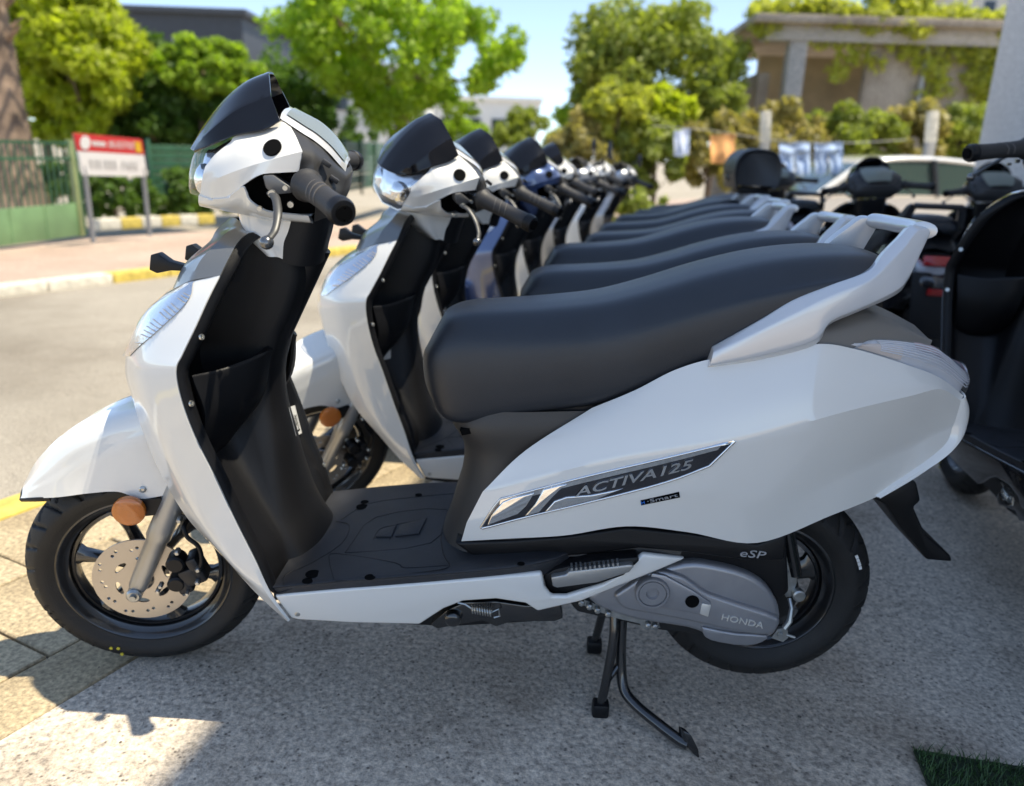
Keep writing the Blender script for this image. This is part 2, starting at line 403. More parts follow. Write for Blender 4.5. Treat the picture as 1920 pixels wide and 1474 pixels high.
    for i, x in enumerate(xs):
        h = zt[i]-zb[i]; w_ = wd[i]; k = max(0., (.68-x)/.10); k = min(k, 1)
        def fx(z):                                   # the nose leans: widest forward about a third of the way up
            t = (z-zb[i])/h
            return x+k*(.050*max(0, (t-.52))**1.25*1.9+.055*max(0, (.40-t))*1.15)-.004*k
        e = min(.045, .34*h); half = [(w_*.70, zb[i]), (w_*.94, zb[i]+.012), (w_, zb[i]+.30*h), (w_*1.0, zb[i]+.58*h), (w_*.93, zt[i]-e), (w_*.70, zt[i]-e*.26), (w_*.36, zt[i]-.002), (0, zt[i])]
        loop = [np.array([fx(z), -y, z]) for y, z in half]; loop += [q*np.array([1, -1, 1]) for q in reversed(loop[:-1])]
        secs.append(loop)
    g = patch(secs, 4, 4); sb = MB().grid(g); m_ = g.shape[1]
    for s_ in (0, -1):
        c0 = g[s_].mean(0); c0[0] += -.006 if s_ == 0 else .006
        sb.add(list(g[s_])+[c0], [((i, i+1, m_) if s_ else (i+1, i, m_)) for i in range(m_-1)])
    sb.add([g[i][0] for i in range(len(g))]+[g[i][-1] for i in range(len(g))], [(i, i+1, len(g)+i+1, len(g)+i) for i in range(len(g)-1)])
    seat = obj('seat', sb, SEAT, root, sharp=60)
    q_ = g[50]; c_s = q_.mean(0); obj('seat_seam', MB().tube([p_+(p_-c_s)*.006 for p_ in q_], .0014, 6), INK, seat)
    obj('seat_base', MB().prism([P(x, y, -.112) for x, y in [(862,806),(1106,768),(1100,779),(940,802),(866,817)]], (0, .224, 0)), INK, root, smooth=False)
    # ------------------------------------------------------------ grab rail
    up = [(1338,652),(1430,600),(1490,564),(1560,536),(1632,509),(1662,474),(1690,446),(1712,424),(1736,426)]
    lo = [(1328,690),(1420,678),(1528,650),(1556,612),(1608,588),(1680,556),(1704,530),(1728,478),(1743,438)]
    wu = [.150, .152, .150, .147, .142, .134, .126, .117, .108]
    rows = []
    for (a, c, w_) in zip(up, lo, wu):
        u, l = P(*a, -w_), P(*c, -w_-.004); m = (u+l)*.5; iy = np.array([0, .026, 0])
        rows.append([u+iy*.95+np.array([0, 0, -.004]), u+np.array([0, .007, 0]), u*.80+l*.20-np.array([0, .006, 0]), m-np.array([0, .0065, 0]), l*.86+u*.14-np.array([0, .005, 0]), l+np.array([0, .006, 0]), l+iy])
    g = patch(rows, 5, 3, vb=(1, 2, 4, 5))
    rb = MB().grid(g); rb.grid([g[:, -1], g[:, 0]]); rb.f.append(tuple(range(g.shape[1])))
    c_ = g[-1].mean(0)
    rail = MB(); rail.v, rail.f = rb.v, rb.f; rail.mirror()
    # the bar is a flattened tube that runs across behind the seat
    path = [np.array([c_[0]+.012*(1-(t*2-1)**4)-.004, c_[1]*(1-2*t), c_[2]-.001]) for t in np.linspace(.02, .98, 15)]
    rail.tube(path, .021, 16, True, .66)
    obj('grab_rail', rail, SILV, root, bevel=.0015, sharp=30)
    # ------------------------------------------------------------ tail
    tb = [(1600,652,.136),(1650,668,.130),(1700,684,.122),(1762,709,.100),(1806,741,.072)]
    tt = [(1612,645,.130),(1645,637,.122),(1700,639,.112),(1760,652,.092),(1810,694,.060)]
    rows = []
    for (a, c) in zip(tb, tt):
        l, u = P(a[0], a[1], -a[2]), P(c[0], c[1], -c[2]); m = (l+u)*.5+np.array([.004, -.006, .003]); rows.append([l, m, u])
    r5 = [q*np.array([1, .45, 1])+np.array([.018, 0, 0]) for q in rows[-1]]; r6 = [q*np.array([1, 0, 1])+np.array([.024, 0, 0]) for q in rows[-1]]
    rows += [r5, r6]; g = patch(rows, 6, 5); tl = MB().grid(g); tl.mirror()
    tail = obj('tail_light', tl, GLS, root)
    gi = g*np.array([1, .95, 1])+np.array([-.009, 0, 0]); ti = MB().grid(gi); ti.mirror(); obj('reflector', ti, REFL, tail)
    amb = MB().grid(g[1:12, 1:8]*np.array([1, .985, 1])+np.array([-.003, 0, 0])); obj('turn_signal', amb, mat('pale_amber_lens', (.74, .64, .56), .3, 0.), tail)
    rib = MB()
    for k in range(3, 10):
        q = g[6:, k]; rib.tube([p_*np.array([1, .99, 1])-np.array([.002, 0, 0]) for p_ in q[::2]], .0012, 5)
    rib.mirror(); obj('lens_rib', rib, REFL, tail)
    rdl = MB().grid(g[14:, 7:]*np.array([1, .97, 1])+np.array([-.005, 0, 0])); rdl.mirror(); obj('stop_lamp', rdl, mat('pale_red_lens', (.66, .46, .46), .2, 0.), tail)
    cb = [(1533,648,.140),(1590,655,.134),(1612,646,.128),(1640,636,.120),(1700,641,.108),(1744,648,.095)]
    ct = [(1548,606,.110),(1585,592,.102),(1600,587,.098),(1630,586,.092),(1690,608,.080),(1742,636,.062)]
    rows = [[P(a[0], a[1], -a[2]), (P(a[0], a[1], -a[2])+P(c[0], c[1], -c[2]))*.5+np.array([0, -.007, .005]), P(c[0], c[1], -c[2]), P(c[0], c[1], -c[2])*np.array([1, 0, 1])+np.array([0, 0, .012])] for a, c in zip(cb, ct)]
    g = patch(rows, 4, 4, vb=(2,)); tc = MB().grid(g); tc.mirror(); tcov = obj('tail_cover', tc, TAILG, root, solid=.003)
    gr = MB().tube([P(x, y, -.072)+np.array([0, 0, .0035]) for x, y in [(1606,594),(1650,602),(1700,622),(1722,632)]], .0016, 6); obj('tail_groove', gr, INK, tcov)
    ro = [(1807,736,.072),(1817,762,.068),(1815,792,.070),(1802,824,.078),(1770,856,.090),(1712,892,.104),(1648,930,.116)]
    ri = [(1794,750,.080),(1786,782,.078),(1776,802,.076),(1764,830,.078),(1734,860,.088),(1684,896,.102),(1632,926,.112)]
    rows = [[P(*c[:2], -c[2]-.004), (P(*a[:2], -a[2])+P(*c[:2], -c[2]))*.5-np.array([-.004, .010, 0]), P(*a[:2], -a[2]), P(*a[:2], -a[2])*np.array([1, .3, 1])+np.array([.012, 0, -.004]), P(*a[:2], -a[2])*np.array([1, 0, 1])+np.array([.014, 0, -.004])] for a, c in zip(ro, ri)]
    rc = MB().grid(patch(rows, 5, 4)); rc.mirror(); obj('rear_cowl', rc, WHITE, root, solid=.003)
    mg = [(1628,932),(1690,898),(1720,905),(1728,940),(1714,952),(1737,1004),(1783,1043),(1788,1055),(1738,1051),(1690,992),(1662,948)]
    obj('rear_mudguard', MB().prism([P(x, y, -.070) for x, y in mg], (0, .14, 0)), BLK, root, bevel=.006)
    # ------------------------------------------------------------ floor
    fe = [(512,1104,.205),(640,1092,.205),(760,1083,.203),(880,1074,.196),(960,1066,.188),(1020,1056,.176),(1060,1044,.150),(1080,1036,.120)]
    E_ = [P(x, y, -w_) for x, y, w_ in fe]
    rows = [[q, q*np.array([1, .985, 1])+np.array([0, 0, .006]), q*np.array([1, .7, 1])+np.array([0, 0, .008]), q*np.array([1, 0, 1])+np.array([0, 0, .010])] for q in E_]
    skirt = [[q+np.array([0, .004, -.026]), q+np.array([0, .0, -.004]), q] for q in E_]
    fl = MB().grid(patch(rows, 5, 5)); fl.grid(patch(skirt, 5, 2)); fl.mirror()
    floor = obj('floor_board', fl, FLOORM, root, sharp=45); T_fl = bvh(floor)
    def line(mb, pts, r=.0011, up_=.0003):
        q = [hit(T_fl, x, y, up_) for x, y in pts]; q = [t for t in q if t is not None]
        if len(q) > 1: mb.tube(cr(q, 3) if len(q) > 2 else q, r, 5, True, .5)
    for pts in ([(532,1098),(535,1078),(580,1058),(640,1020),(655,985),(630,978)], [(626,1086),(617,1050),(630,1038),(740,1055),(760,1065),(840,1060)], [(652,1030),(705,970),(838,956),(808,1018),(660,1036),(652,1030)], [(700,1012),(712,992),(740,985),(800,972)], [(730,1012),(745,982)], [(855,945),(828,995),(832,1040),(842,1062),(800,1072),(628,1090)], [(640,975),(690,945),(780,932),(860,925)]):
        gm = MB(); line(gm, pts); obj('floor_groove', gm, BLK, floor)
    hm = []
    for x, y, rx in ((587,1077,.014),(577,1090,.010),(679,951,.013),(684,942,.009),(694,1083,.010),(785,929,.008),(977,1058,.007)):
        q = hit(T_fl, x, y, .0008)
        if q is not None: hm.append(MB().lathe([(rx, 0), (rx*.98, .0008), (0, .0008)], q, (0, 0, 1), 16))
    each('bolt_hole_disc', hm, INK, floor)  # raised black discs, the dark of the holes put into colour
    raised = []
    for pts in ([(704,1008),(716,994),(744,986),(734,1008)], [(740,1007),(752,985),(800,973),(786,1002)]):
        q = [hit(T_fl, x, y, .0002) for x, y in pts]
        if all(t is not None for t in q): raised.append(MB().prism(q, (0, 0, .003)))
    each('tread_pad', raised, FLOORM, floor, bevel=.0012)
    # white skirt under the floor
    sk_ = [(513,1117,.208),(640,1106,.208),(760,1097,.206),(880,1087,.200),(1016,1074,.188),(1020,1100,.192),(1034,1118,.190),(1062,1118,.186),(1130,1096,.176),(1176,1070,.168),(1192,1050,.164),(1206,1039,.162),(1286,1048,.150),(1240,1068,.156),(1170,1096,.166),(1090,1128,.178),(1008,1147,.186),(985,1132,.188),(930,1124,.190),(868,1128,.193),(832,1142,.195),(786,1172,.197),(660,1169,.199),(560,1163,.200),(545,1160,.201)]
    b = MB().prism([P(x, y, -w_) for x, y, w_ in sk_], (0, .014, 0)); obj('floor_skirt', b, WHITE, root, bevel=.005, seg=3)
    b = MB().prism([P(x, y, -w_)*np.array([1, -1, 1]) for x, y, w_ in sk_], (0, -.014, 0)); obj('floor_skirt', b, WHITE, root, bevel=.005, seg=2)
    sc = MB().lathe([(.0055, 0), (.0055, -.002), (.003, -.003), (0, -.0025)], P(558, 1150, -.200), n=14); obj('skirt_screw', sc, SCREW, root)
    under = MB()
    und = [(560,1150),(1000,1110),(1000,1165),(880,1172),(830,1175),(800,1172),(660,1165)]
    under.prism([P(x, y, -.13) for x, y in und], (0, .26, 0)); obj('under_frame', under, BLK, root, smooth=False)
    # pillion foot peg
    pg = MB().prism([P(x, y, -.185) for x, y in [(1033,1083),(1062,1078),(1066,1072),(1182,1059),(1190,1062),(1180,1074),(1120,1093),(1045,1103),(1036,1100)]], (0, .022, 0))
    peg = obj('foot_peg', pg, ALU, root, bevel=.003, seg=2)
    for k in range(11):
        x = 1072+k*8.6; y = 1071-k*1.02; q = P(x, y, -.1845); obj('peg_rib', MB().box(q+np.array([0, .009, .003]), (.0035, .020, .006), Matrix.Rotation(R(-8), 3, 'Y')), ALU, peg, smooth=False)
    obj('peg_bracket', MB().prism([P(x, y, -.172) for x, y in [(1018,1080),(1040,1068),(1110,1052),(1195,1045),(1200,1052),(1170,1080),(1060,1118),(1026,1112)]], (0, .05, 0)), BLK, root, bevel=.004)
    # ------------------------------------------------------------ legs shield
    rr = [((413,515,.198),(330,540,.130)),((390,560,.213),(300,560,.125)),((365,615,.226),(262,600,.120)),((341,665,.233),(240,650,.120)),((329,695,.236),(235,700,.120)),((339,750,.234),(249,750,.125)),((365,820,.230),(268,810,.130)),((400,890,.226),(300,885,.140)),((440,975,.221),(350,970,.150)),((478,1050,.216),(420,1046,.165)),((508,1112,.211),(476,1108,.180)),((544,1162,.205),(534,1162,.196))]
    rows = []; Er = []
    for k, (e, s_) in enumerate(rr):
        Ep, Sp = P(e[0], e[1], -e[2]), P(s_[0], s_[1], -s_[2]); Er.append(Ep)
        M1 = Ep*.86+Sp*.14+np.array([0, -.006, 0]); M2 = (Ep+Sp)*.5+np.array([-.010, -.014, 0]) if k < 10 else (Ep+Sp)*.5+np.array([0, -.004, 0])
        rows.append([Ep, M1, M2, Sp])
    g = patch(rows, 6, 5, vb=(1,)); fa = MB().grid(g)
    crow = [[r[-1], r[-1]*np.array([1, .5, 1])+np.array([-.024, 0, -.004]), r[-1]*np.array([1, 0, 1])+np.array([-.032, 0, -.006])] for r in rows[:7]]
    gc = patch(crow, 6, 4); fa.grid(gc); fa.mirror()
    apron = obj('front_apron', fa, WHITE, root, solid=.004, sharp=26); T_ap = bvh(apron)
    # dark silver cover round the steering neck
    tE = [(413,516,.196),(430,482,.172),(448,452,.142),(470,436,.108),(492,441,.078)]
    tS = [(325,541,.128),(348,497,.118),(394,459,.098),(412,436,.076),(444,411,.050)]
    rows = []
    for k, (e, s_) in enumerate(zip(tE, tS)):
        Ep, Sp = P(e[0], e[1], -e[2]-.003), P(s_[0], s_[1], -s_[2]-.003); Cn = Sp*np.array([1, 0, 1])+np.array([-.030, 0, -.004])
        rows.append([Ep, (Ep*.55+Sp*.45)+np.array([-.006, -.016, .004]), Sp, Sp*np.array([1, .5, 1])+np.array([-.022, 0, 0]), Cn])
    g = patch(rows, 6, 6, vb=(1,)); tc = MB().grid(g)
    # its lower tongue runs down over the lamp
    tng = [[P(414,517,-.199), P(396,514,-.190), P(365,524,-.168), P(330,540,-.132), P(300,556,-.11)], [P(430,482,-.176), P(405,486,-.160), P(385,492,-.145), P(348,498,-.120), P(330,510,-.10)]]
    tc.mirror(); obj('neck_cover', tc, GREYM, root, solid=.003, sharp=28)
    # position lamp: reflector with slats behind a clear lens
    la = [(364,527),(338,545),(310,558),(280,580),(258,612),(241,650),(236,668)]
    lb = [(362,535),(358,556),(338,582),(312,606),(288,628),(262,650),(244,668)]
    def ap(x, y, o):
        for dx in (0, 2, 4, 7, 10, 15, 22, 30, 40):
            q = hit(T_ap, x+dx, y+dx*.12, o)
            if q is not None: return q
    ca = np.array([crb(np.array([(*p_, 0) for p_ in la], float), 4)[:, :2], crb(np.array([(*p_, 0) for p_ in lb], float), 4)[:, :2]])
    lens = []; refl = []
    for i in range(ca.shape[1]):
        lens.append([ap(*(ca[0, i]*(1-t)+ca[1, i]*t), .003+.006*math.sin(math.pi*t)) for t in np.linspace(0, 1, 7)])
        refl.append([ap(*(ca[0, i]*(1-t)+ca[1, i]*t), .0015) for t in np.linspace(0, 1, 7)])
    lamps = both('position_lamp', MB().grid(lens), GLS, root)
    for k_, lp_ in enumerate(lamps): obj('reflector', MB().grid(np.array(refl)*np.array([1, 1-2*k_, 1])), REFM, lp_)
    for t in np.linspace(.18, .80, 13):
        i = int(t*(len(lens)-1)); a, c = np.array(refl[i][3]), np.array(refl[i][6]); sl_ = MB().prism([a, c, c+np.array([-.001, -.0028, .0003]), a+np.array([-.001, -.0028, .0003])], (0, 0, .0014)); o_ = obj('lamp_slat', sl_, REFM, lamps[0], smooth=False)
        sl_.v = [(x, -y, z) for x, y, z in sl_.v]; obj('lamp_slat', sl_, REFM, lamps[1], smooth=False)
    # inner leg shield (black): edge trim, recess, steering column cover
    colx = [(.93, .345), (.868, .362), (.817, .350), (.752, .318), (.70, .300), (.654, .292), (.60, .296), (.53, .310), (.45, .325), (.365, .352), (.305, .395)]
    cz = np.array([c[0] for c in colx][::-1]); cx_ = np.array([c[1] for c in colx][::-1])
    edge = [P(470,437,-.112), P(448,453,-.146), P(430,483,-.176)]+Er[:11]
    rows = []
    for k, e in enumerate(edge):
        z = e[2]; w_ = -e[1]; xc = float(np.interp(z, cz, cx_)); deep = min(.060, .02+.16*max(0, w_-.10)); dd = deep*max(0., min(1., (z-.36)/.20))
        zc = z-.006
        hw = .058 if z > .62 else .058+.05*min(1, (.62-z)/.3)
        xr = e[0]-dd
        half = [e+np.array([.001, .002, 0]), np.array([e[0]+.010, -w_+.010, zc]), np.array([e[0]+.010, -w_+.022, zc]), np.array([e[0]+.004-dd*.5, -w_+.030, zc]), np.array([xr+.004, -max(w_-.055, hw+.02), zc]), np.array([min(xr+.008, xc-.01), -hw-.012, zc]), np.array([xc-.020, -hw+.006, zc]), np.array([xc, -hw*.55, zc]), np.array([xc+.006, 0, zc])]
        rows.append(half+[q*np.array([1, -1, 1]) for q in reversed(half[:-1])])
    # sweep into the floor
    last = rows[-1]; fz = E_[0][2]+.006
    rows.append([np.array([q[0]+(.035 if abs(q[1]) > .16 else .055), q[1]*.985, fz-.004]) for q in last])
    inn = MB().grid(patch(rows, 5, 3, vb=(2, 14))); inner_ = obj('inner_shield', inn, BLK, root, solid=-.002, sharp=50); T_in = bvh(inner_)
    # glove pocket on the left of the column
    pk = [[P(360,704,-.205), P(420,690,-.150), P(480,667,-.098), P(512,655,-.062)],
          [P(364,716,-.205), P(425,702,-.150), P(484,680,-.098), P(508,668,-.062)],
          [P(385,780,-.198), P(432,770,-.150), P(478,752,-.100), P(492,745,-.066)],
          [P(404,850,-.190), P(430,852,-.155), P(455,835,-.105), P(470,812,-.070)]]
    pk[3] = [q+np.array([-.03, 0, 0]) for q in pk[3]]
    pb = MB().grid(patch(pk, 5, 5)); obj('glove_pocket', pb, BLK, root, solid=.012, bevel=.004, sharp=50)
    pb2 = MB().grid(patch([[q*np.array([1, -1, 1]) for q in r] for r in pk], 5, 5)); obj('glove_pocket', pb2, BLK, root, solid=-.006, sharp=50)
    scr = []
    for x, y in ((358,757),(607,872),(377,632)):
        q = hit(T_in, x, y, .0)
        if q is not None: scr.append(MB().lathe([(.0055, 0), (.005, .003), (.0025, .003), (.002, .001), (0, .001)], q, (1, -.25, .2), 14))
    each('shield_screw', scr, SCREW, root)
    stq = [hit(T_in, x, y, .0008) for x, y in [(541,764),(553,760),(566,812),(555,818)]]
    if all(q is not None for q in stq):
        st = obj('sticker', MB().prism(stq, (-.0005, 0, 0)), STICK, root, smooth=False)
        im = MB(); u0, u1 = stq[1]-stq[0], stq[3]-stq[0]
        for a, c, wv, hv in ((.22,.34,.10,.55),(.42,.30,.06,.4),(.55,.34,.10,.6),(.75,.32,.05,.5),(.30,.86,.5,.06)):
            o_ = stq[0]+u0*a+u1*c+np.array([.0006, -.0004, .0002]); im.prism([o_, o_+u0*wv, o_+u0*wv+u1*hv, o_+u1*hv], (-.0004, 0, 0))
        obj('sticker_print', im, INK, st, smooth=False)
    ign = MB().lathe([(.014, 0), (.014, .006), (.010, .008), (.008, .005), (0, .005)], np.array([.306, -.012, .735]), (1, 0, .25), 20); obj('ignition_switch', ign, DARKCH, root)
    # number-plate stays in front of the neck
    bn = MB(); q0 = P(352, 494, -.07)
    for yy in (-.07, .07):
        c0 = q0*np.array([1, 0, 1])+np.array([-.018, yy, -.002])
        bn.prism([c0+np.array(v) for v in [(-.052,-.002,-.012),(-.048,0,.014),(-.036,0,.018),(-.016,0,.004),(.010,0,-.002),(.012,0,-.012),(-.014,0,-.012),(-.040,0,-.018)]], (0, .022, 0))
    bn.tube([q0*np.array([1, 0, 1])+np.array([-.006, -.07, -.006]), q0*np.array([1, 0, 1])+np.array([-.006, .07, -.006])], .005, 8)
    obj('plate_stay', bn, BLK, root, bevel=.002)
    # ------------------------------------------------------------ engine, stand, rear wheel
    CR = (1.26, 0, .267)
    rt = obj('rear_tyre', tyre(CR, .217, .140, .048, tread=True), RUB, root, sharp=50)
    for k in range(4):
        a = R(28-k*2.6); c0 = np.array([CR[0]+.186*math.cos(a), -.0495, CR[2]+.186*math.sin(a)]); obj('chalk_mark', MB().box(c0, (.0055, .0015, .007), Matrix.Rotation(-a, 3, 'Y')), STICK, rt, smooth=False)
    obj('rear_rim', rim(CR, .140, .048, 5, 20, hub=.055, sw=.040), RIMB, root)
    cv = [(1098,1122),(1135,1096),(1200,1077),(1285,1056),(1340,1060),(1400,1076),(1440,1102),(1462,1142),(1461,1178),(1446,1196),(1415,1204),(1375,1204),(1335,1196),(1290,1180),(1200,1166),(1130,1144)]
    def ctr(pts, n=4): 
        q = cr([(*p_, 0) for p_ in pts+pts[:1]], n)[:-1]; return [tuple(t[:2]) for t in q]
    eng = obj('engine_case', MB().prism([P(x, y, -.128) for x, y in ctr(cv, 3)], (0, .10, 0)), CASE, root, bevel=.012, seg=4, sharp=50)
    lowb = [(1150,1118),(1180,1098),(1225,1072),(1275,1080),(1300,1094),(1325,1112),(1380,1132),(1458,1158),(1458,1178),(1440,1192),(1380,1186),(1300,1168),(1220,1152),(1170,1142)]
    obj('case_cover', MB().prism([P(x, y, -.140) for x, y in ctr(lowb, 3)], (0, .03, 0)), CASE, eng, bevel=.007, seg=3, sharp=50)
    blg = [(1316,1176),(1380,1188),(1440,1192),(1430,1205),(1400,1212),(1350,1206),(1322,1196)]
    obj('case_sump', MB().prism([P(x, y, -.134) for x, y in ctr(blg, 2)], (0, .06, 0)), CASE, eng, bevel=.006, seg=2, sharp=50)
    bos = MB().lathe([(.032, .012), (.032, -.010), (.030, -.0135), (.0265, -.0135), (.0255, -.010), (.0245, -.010), (.0240, -.0125), (.012, -.0125), (.010, -.007), (0, -.007)], P(1222, 1107, -.140), n=40); obj('case_boss', bos, CASE, eng)
    arm = [(1222,1075),(1248,1080),(1300,1108),(1335,1132),(1325,1158),(1285,1148),(1230,1140),(1205,1134)]
    obj('case_arm', MB().prism([P(x, y, -.146) for x, y in arm], (0, .012, 0)), CASE, eng, bevel=.004, seg=2)
    obj('case_hole_disc', MB().lathe([(.013, 0), (.0125, -.0015), (0, -.0012)], P(1298, 1128, -.1465), n=24), INK, eng)  # black disc on the cover, the hole's inner shade put into colour
    obj('case_pad', MB().prism([P(x, y, -.1475) for x, y in [(1316,1132),(1334,1135),(1328,1158),(1312,1152)]], (0, .01, 0)), mat('bright_alloy', (.72, .69, .63), .35, .4), eng, bevel=.002)
    oH = P(1352, 1162, -.1412); text_mesh('HONDA', oH, P(1442, 1181, -.1412)-oH, P(1356, 1140, -.1412)-oH, .018, depth=.0026, m=mat('bright_alloy', (.72, .69, .63), .35, .4), parent=eng, width=.080)  # glints on the embossed letters put into a brighter metal colour
    obj('air_duct', MB().prism([P(x, y, -.110) for x, y in [(1060,1040),(1200,1030),(1475,1010),(1480,1110),(1460,1130),(1430,1090),(1380,1068),(1290,1052),(1150,1090),(1070,1120)]], (0, .18, 0)), BLK, root, bevel=.006)
    obj('crankcase', MB().prism([P(x, y, -.06) for x, y in [(1060,1120),(1300,1060),(1440,1100),(1400,1200),(1240,1185),(1080,1150)]], (0, .16, 0)), mat('crankcase_black', (.02, .02, .02), .6), root, bevel=.01)  # plain near-black mass that fills the engine space
    gk = MB()
    for x, y in ((1090,1128),(1105,1135),(1120,1142),(1140,1149),(1215,1170),(1228,1172)):
        gk.lathe([(.006, 0), (.006, -.008), (.003, -.010), (0, -.010)], P(x, y, -.118), n=8)
    gk.prism([P(x, y, -.116) for x, y in [(1084,1120),(1150,1146),(1232,1168),(1238,1178),(1150,1158),(1086,1132)]], (0, .02, 0))
    gk.prism([P(x, y, -.114) for x, y in [(1196,1162),(1236,1168),(1230,1182),(1204,1178)]], (0, .006, 0)); obj('case_bolts', gk, BRKT, root, smooth=False)
    bk = MB().prism([P(x, y, -.090) for x, y in [(1462,1050),(1478,1044),(1484,1040),(1494,1062),(1494,1092),(1486,1118),(1474,1120),(1464,1100),(1454,1075)]], (0, .012, 0))
    bk.lathe([(.011, 0), (.011, -.008), (.006, -.012), (0, -.012)], P(1466, 1068, -.091), n=6); bk.lathe([(.012, .0), (.012, -.012), (.009, -.014), (0, -.014)], P(1495, 1112, -.088), n=18)
    bk.tube([P(1480, 1122, -.10), P(1484, 1140, -.11), P(1480, 1165, -.115), P(1470, 1178, -.118)], [.004, .004, .006, .006], 8)
    bk.prism([P(x, y, -.120) for x, y in [(1458,1180),(1476,1176),(1478,1196),(1468,1204),(1446,1196)]], (0, .008, 0)); bk.lathe([(.006, 0), (.006, -.006), (0, -.006)], P(1463, 1190, -.121), n=6); bk.tube([P(1474, 1190, -.118), P(1490, 1195, -.118)], .003, 8)
    obj('brake_arm', bk, BRKT, root, sharp=30)
    dr = MB().lathe([(.062, -.02), (.066, -.045), (.06, -.06), (.02, -.064), (0, -.064)], CR, n=40); obj('brake_drum', dr, mat('drum_black', (.02, .02, .02), .5, .3), root)
    sh = MB().tube([(1.30, .075, .30), (1.25, .095, .55)], .022, 12); sh.tube([(1.30, -.085, .33), (1.24, -.10, .52)], .012, 10); obj('shock_absorber', sh, STANDM, root)
    sw = MB()
    legs = [[P(1152,1150,-.07), P(1150,1200,-.085), P(1136,1280,-.10), P(1126,1322,-.105)]]
    sw.tube(cr(legs[0], 5), .0095, 12); sw.tube(cr([q*np.array([1, -1, 1]) for q in legs[0]], 5), .0095, 12)
    sw.tube(cr([P(1166,1160,-.06), P(1164,1225,-.075), P(1168,1285,-.095), P(1188,1318,-.12), P(1235,1358,-.16), P(1272,1386,-.185), P(1290,1396,-.195)], 6), .011, 12)
    sw.tube([legs[0][0], legs[0][0]*np.array([1, -1, 1])], .012, 12); sw.tube([P(1136,1280,-.10), P(1164,1240,-.078)], .007, 8)
    stand = obj('centre_stand', sw, STANDM, root, sharp=60)
    pad = P(1294, 1396, -.197); obj('stand_pedal', MB().prism([pad+np.array(v) for v in [(-.014,.004,.026),(-.002,-.004,.026),(.014,-.012,.0),(.017,-.016,-.018),(.006,-.012,-.012),(-.012,-.002,.004)]], (-.008, .016, 0)), STANDM, stand, bevel=.002)
    for s_ in (1, -1):
        f_ = legs[0][-1]*np.array([1, s_, 1]); obj('stand_foot', MB().box((f_[0], f_[1], .016), (.034, .030, .032)), BLK, stand, bevel=.006)
    sp = MB(); a, c = P(884, 1141, -.172), P(922, 1148, -.172); d_ = c-a; cpts = []
    for t in np.linspace(0, 1, 130):
        an = 2*math.pi*8*t; cpts.append(a+d_*t+.0078*(math.cos(an)*np.array([0, 1, 0])+math.sin(an)*np.array([0, 0, 1])))
    sp.tube(cpts, .0012, 6); sp.tube([P(858,1130,-.172), P(872,1133,-.172), a], .0018, 6); sp.tube([c, P(935,1142,-.172), P(937,1155,-.172), P(926,1158,-.172)], .0018, 6); obj('stand_spring', sp, SCREW, root)
    ss = MB().prism([P(x, y, -.150) for x, y in [(806,1172),(836,1146),(870,1130),(930,1128),(985,1136),(1050,1134),(1056,1160),(1040,1166),(960,1166),(930,1176),(905,1164),(860,1172),(820,1180)]], (0, .04, 0)); ss.lathe([(.016, 0), (.016, -.012), (.008, -.016), (0, -.016)], P(850, 1156, -.150), n=20); obj('side_stand', ss, STANDM, root, bevel=.003)
    return root, T_side

